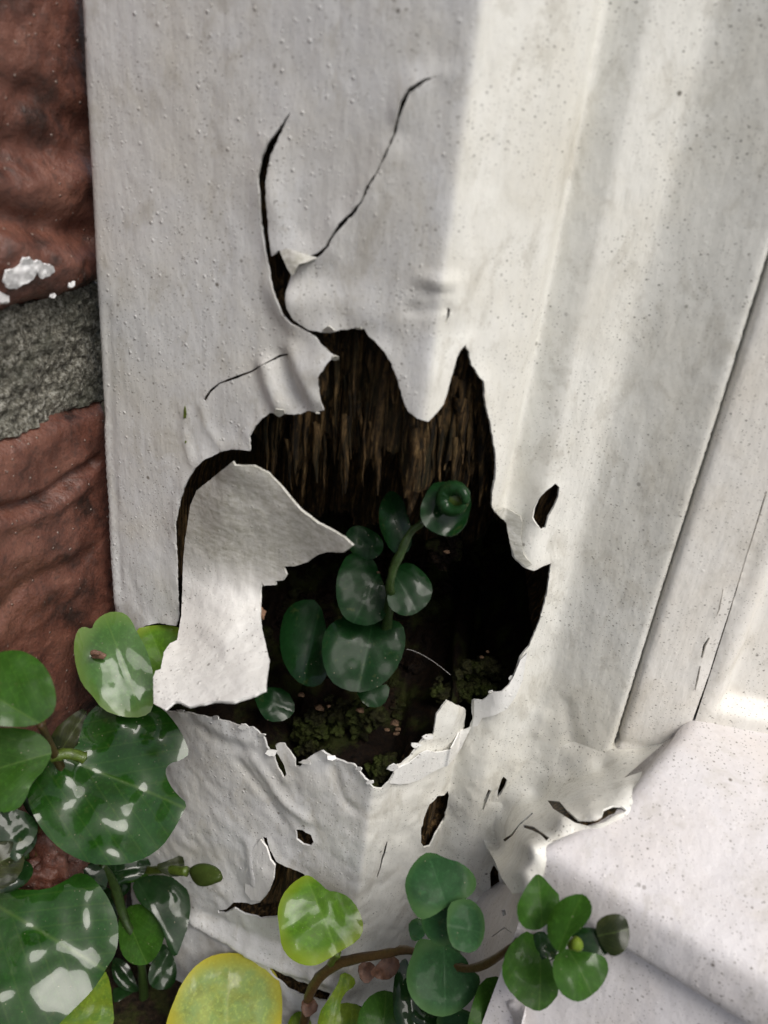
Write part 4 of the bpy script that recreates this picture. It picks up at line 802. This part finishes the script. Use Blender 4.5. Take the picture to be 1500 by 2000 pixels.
for k, (cx, cy, rx, ry, an, of, mt) in enumerate([(838, 1975, 46, 34, 30, 10, 'dark'), (765, 2000, 44, 40, 60, 12, 'mid'), (900, 2000, 50, 30, 10, 12, 'blue'), (1000, 1995, 44, 34, 20, 12, 'dark'), (690, 1990, 34, 30, 20, 9, 'dark'), (860, 1862, 40, 26, 0, 14, 'blue'), (1060, 1850, 34, 28, 40, 16, 'dark'), (1150, 1880, 30, 26, 20, 16, 'dark'), (585, 2010, 26, 34, 10, 10, 'ygreen')]):
    oval(cx, cy, rx, ry, an, of, mt, PD, 300+k)
g2_ = [([(1050, 1705), (1038, 1717), (1016, 1752), (1008, 1776), (1015, 1804), (1034, 1818), (1064, 1814), (1080, 1782), (1096, 1752), (1076, 1730), (1062, 1712)], (1060, 1818), (1052, 1706), 26.0, 'mid', (-.05, 0, .1), .8),
 ([(940, 1912), (980, 1904), (1000, 1936), (1044, 1972), (1078, 1960), (1074, 2010), (1040, 2050), (950, 2050), (912, 2010), (918, 1970)], (1000, 1905), (960, 2050), 19.0, 'mid', (0, 0, .1), .8),
 ([(1012, 1828), (1036, 1815), (1062, 1850), (1082, 1896), (1093, 1938), (1074, 1966), (1052, 1977), (1020, 1961), (988, 1928), (979, 1896), (988, 1856)], (1055, 1830), (1055, 1975), 27.0, 'mid', (0, 0, .1), .85),
 ([(1100, 1852), (1124, 1855), (1150, 1860), (1180, 1866), (1191, 1886), (1184, 1914), (1164, 1941), (1136, 1957), (1114, 1954), (1092, 1937), (1079, 1902), (1080, 1872)], (1110, 1850), (1160, 1945), 28.0, 'mid', (.05, 0, .1), .8),
 ([(1180, 1788), (1204, 1783), (1224, 1792), (1232, 1820), (1226, 1852), (1204, 1869), (1188, 1865), (1170, 1840), (1162, 1804)], (1160, 1830), (1228, 1815), 25.0, 'olive', (.1, 0, -.1), .2),
 ([(1124, 1812), (1150, 1810), (1178, 1816), (1191, 1844), (1187, 1868), (1160, 1862), (1130, 1850), (1114, 1838)], (1118, 1840), (1188, 1850), 29.0, 'dark', (0, 0, .1), .2),
 ([(1116, 1746), (1140, 1745), (1155, 1764), (1155, 1788), (1138, 1812), (1112, 1830), (1097, 1865), (1080, 1852), (1067, 1826), (1067, 1796), (1084, 1764)], (1088, 1858), (1135, 1748), 33.0, 'mid', (-.35, 0, 0), .1)]
for k, (o_, b_, t_, of, mt, ti, fa) in enumerate(g2_): leaf('leaf', o_, b_, t_, of, mt, PD, ti, fa, .1, seed=50+k)
lumps('shoot_tip', [(at(1126, 1843, 33), 1.5, (1, 1, 1)), (at(1118, 1846, 32), 1.1, (1, 1, 1))], LM['ygreen'], PD, 2, .3)
for o_ in ([(735, 1885), (760, 1860), (785, 1880), (770, 1910), (740, 1915), (720, 1900)], [(700, 1880), (730, 1878), (735, 1905), (715, 1925), (700, 1905)], [(590, 1950), (610, 1945), (625, 1970), (600, 1990), (588, 1975)]):
    leaf('withered_leaf', o_, o_[0], o_[3], 20, 'olive', PD, (0, 0, .1), .3, .3, .3, 2.0, seed=61).data.materials[0] = M_dead
PH = thing('sheltered_plant', root((740, 1440), -25), 'dark green seedling with round leaves growing inside the rotten hollow', 'plant')
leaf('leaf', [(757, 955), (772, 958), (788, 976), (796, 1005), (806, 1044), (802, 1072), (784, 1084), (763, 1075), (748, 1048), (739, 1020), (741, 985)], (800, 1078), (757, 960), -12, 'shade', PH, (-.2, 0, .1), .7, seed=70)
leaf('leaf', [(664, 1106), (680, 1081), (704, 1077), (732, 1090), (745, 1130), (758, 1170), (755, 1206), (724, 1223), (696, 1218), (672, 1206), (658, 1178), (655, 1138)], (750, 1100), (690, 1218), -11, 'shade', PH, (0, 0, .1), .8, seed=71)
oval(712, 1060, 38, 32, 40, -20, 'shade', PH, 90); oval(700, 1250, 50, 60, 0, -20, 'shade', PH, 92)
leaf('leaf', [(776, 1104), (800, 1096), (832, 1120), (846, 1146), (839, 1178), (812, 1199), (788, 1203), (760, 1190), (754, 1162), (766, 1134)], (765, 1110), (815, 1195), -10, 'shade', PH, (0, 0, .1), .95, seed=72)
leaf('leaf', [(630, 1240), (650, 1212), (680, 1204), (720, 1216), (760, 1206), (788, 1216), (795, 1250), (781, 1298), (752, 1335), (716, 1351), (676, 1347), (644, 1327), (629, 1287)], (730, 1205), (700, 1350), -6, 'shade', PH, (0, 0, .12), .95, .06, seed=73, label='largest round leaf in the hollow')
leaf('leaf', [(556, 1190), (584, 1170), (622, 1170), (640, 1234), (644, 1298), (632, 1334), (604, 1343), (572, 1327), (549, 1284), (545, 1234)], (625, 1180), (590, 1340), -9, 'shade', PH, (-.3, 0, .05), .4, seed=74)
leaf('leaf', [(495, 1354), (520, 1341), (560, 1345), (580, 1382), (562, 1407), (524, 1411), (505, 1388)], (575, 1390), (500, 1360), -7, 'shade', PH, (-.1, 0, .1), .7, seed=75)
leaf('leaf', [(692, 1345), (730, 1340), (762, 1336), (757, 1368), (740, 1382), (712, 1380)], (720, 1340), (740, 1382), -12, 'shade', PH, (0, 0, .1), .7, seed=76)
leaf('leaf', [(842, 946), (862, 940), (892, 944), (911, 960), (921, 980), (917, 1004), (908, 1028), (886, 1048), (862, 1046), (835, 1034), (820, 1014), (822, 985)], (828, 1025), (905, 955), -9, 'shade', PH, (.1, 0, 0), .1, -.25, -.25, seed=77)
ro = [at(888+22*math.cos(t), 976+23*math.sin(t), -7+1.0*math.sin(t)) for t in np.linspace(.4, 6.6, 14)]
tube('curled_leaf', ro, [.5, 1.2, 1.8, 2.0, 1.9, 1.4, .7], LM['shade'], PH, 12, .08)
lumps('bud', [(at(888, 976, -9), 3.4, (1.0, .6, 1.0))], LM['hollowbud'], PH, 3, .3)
stem([(825, 1020, -9), (800, 1040, -8), (785, 1075, -6), (770, 1105, -5), (760, 1145, -4), (765, 1165, -8), (740, 1300, -30), (730, 1420, -28)], [.8, 1.0, 1.2, 1.1, 1.4, 1.2], M_stemd, PH)
tag(tube('spider_thread', [at(795, 1268, -4), at(812, 1272, -5), at(845, 1290, -7), (at(880, 1318, -10))], .032, M_thread, None, 5), 'fine pale thread stretched across the dark hollow', 'thread')
tag(lumps('seed_husk', [(at(192, 1279, 29), 1.0, (2.2, .8, 1.2)), (at(186, 1275, 29), .8, (1.6, .8, 1))], plain('husk', (.22, .12, .08), .6), None, 3, .3), 'tiny brown husk lying on the pale notched leaf', 'husk')
tag(lumps('wood_crumb', [(at(509, 1197, 6.5), 1.3, (1, 1, 1.2))], plain('crumb_brown', (.28, .16, .10), .7), None, 3, .6), 'tiny brown crumb stuck to the edge of the peeled paint flap', 'crumb')
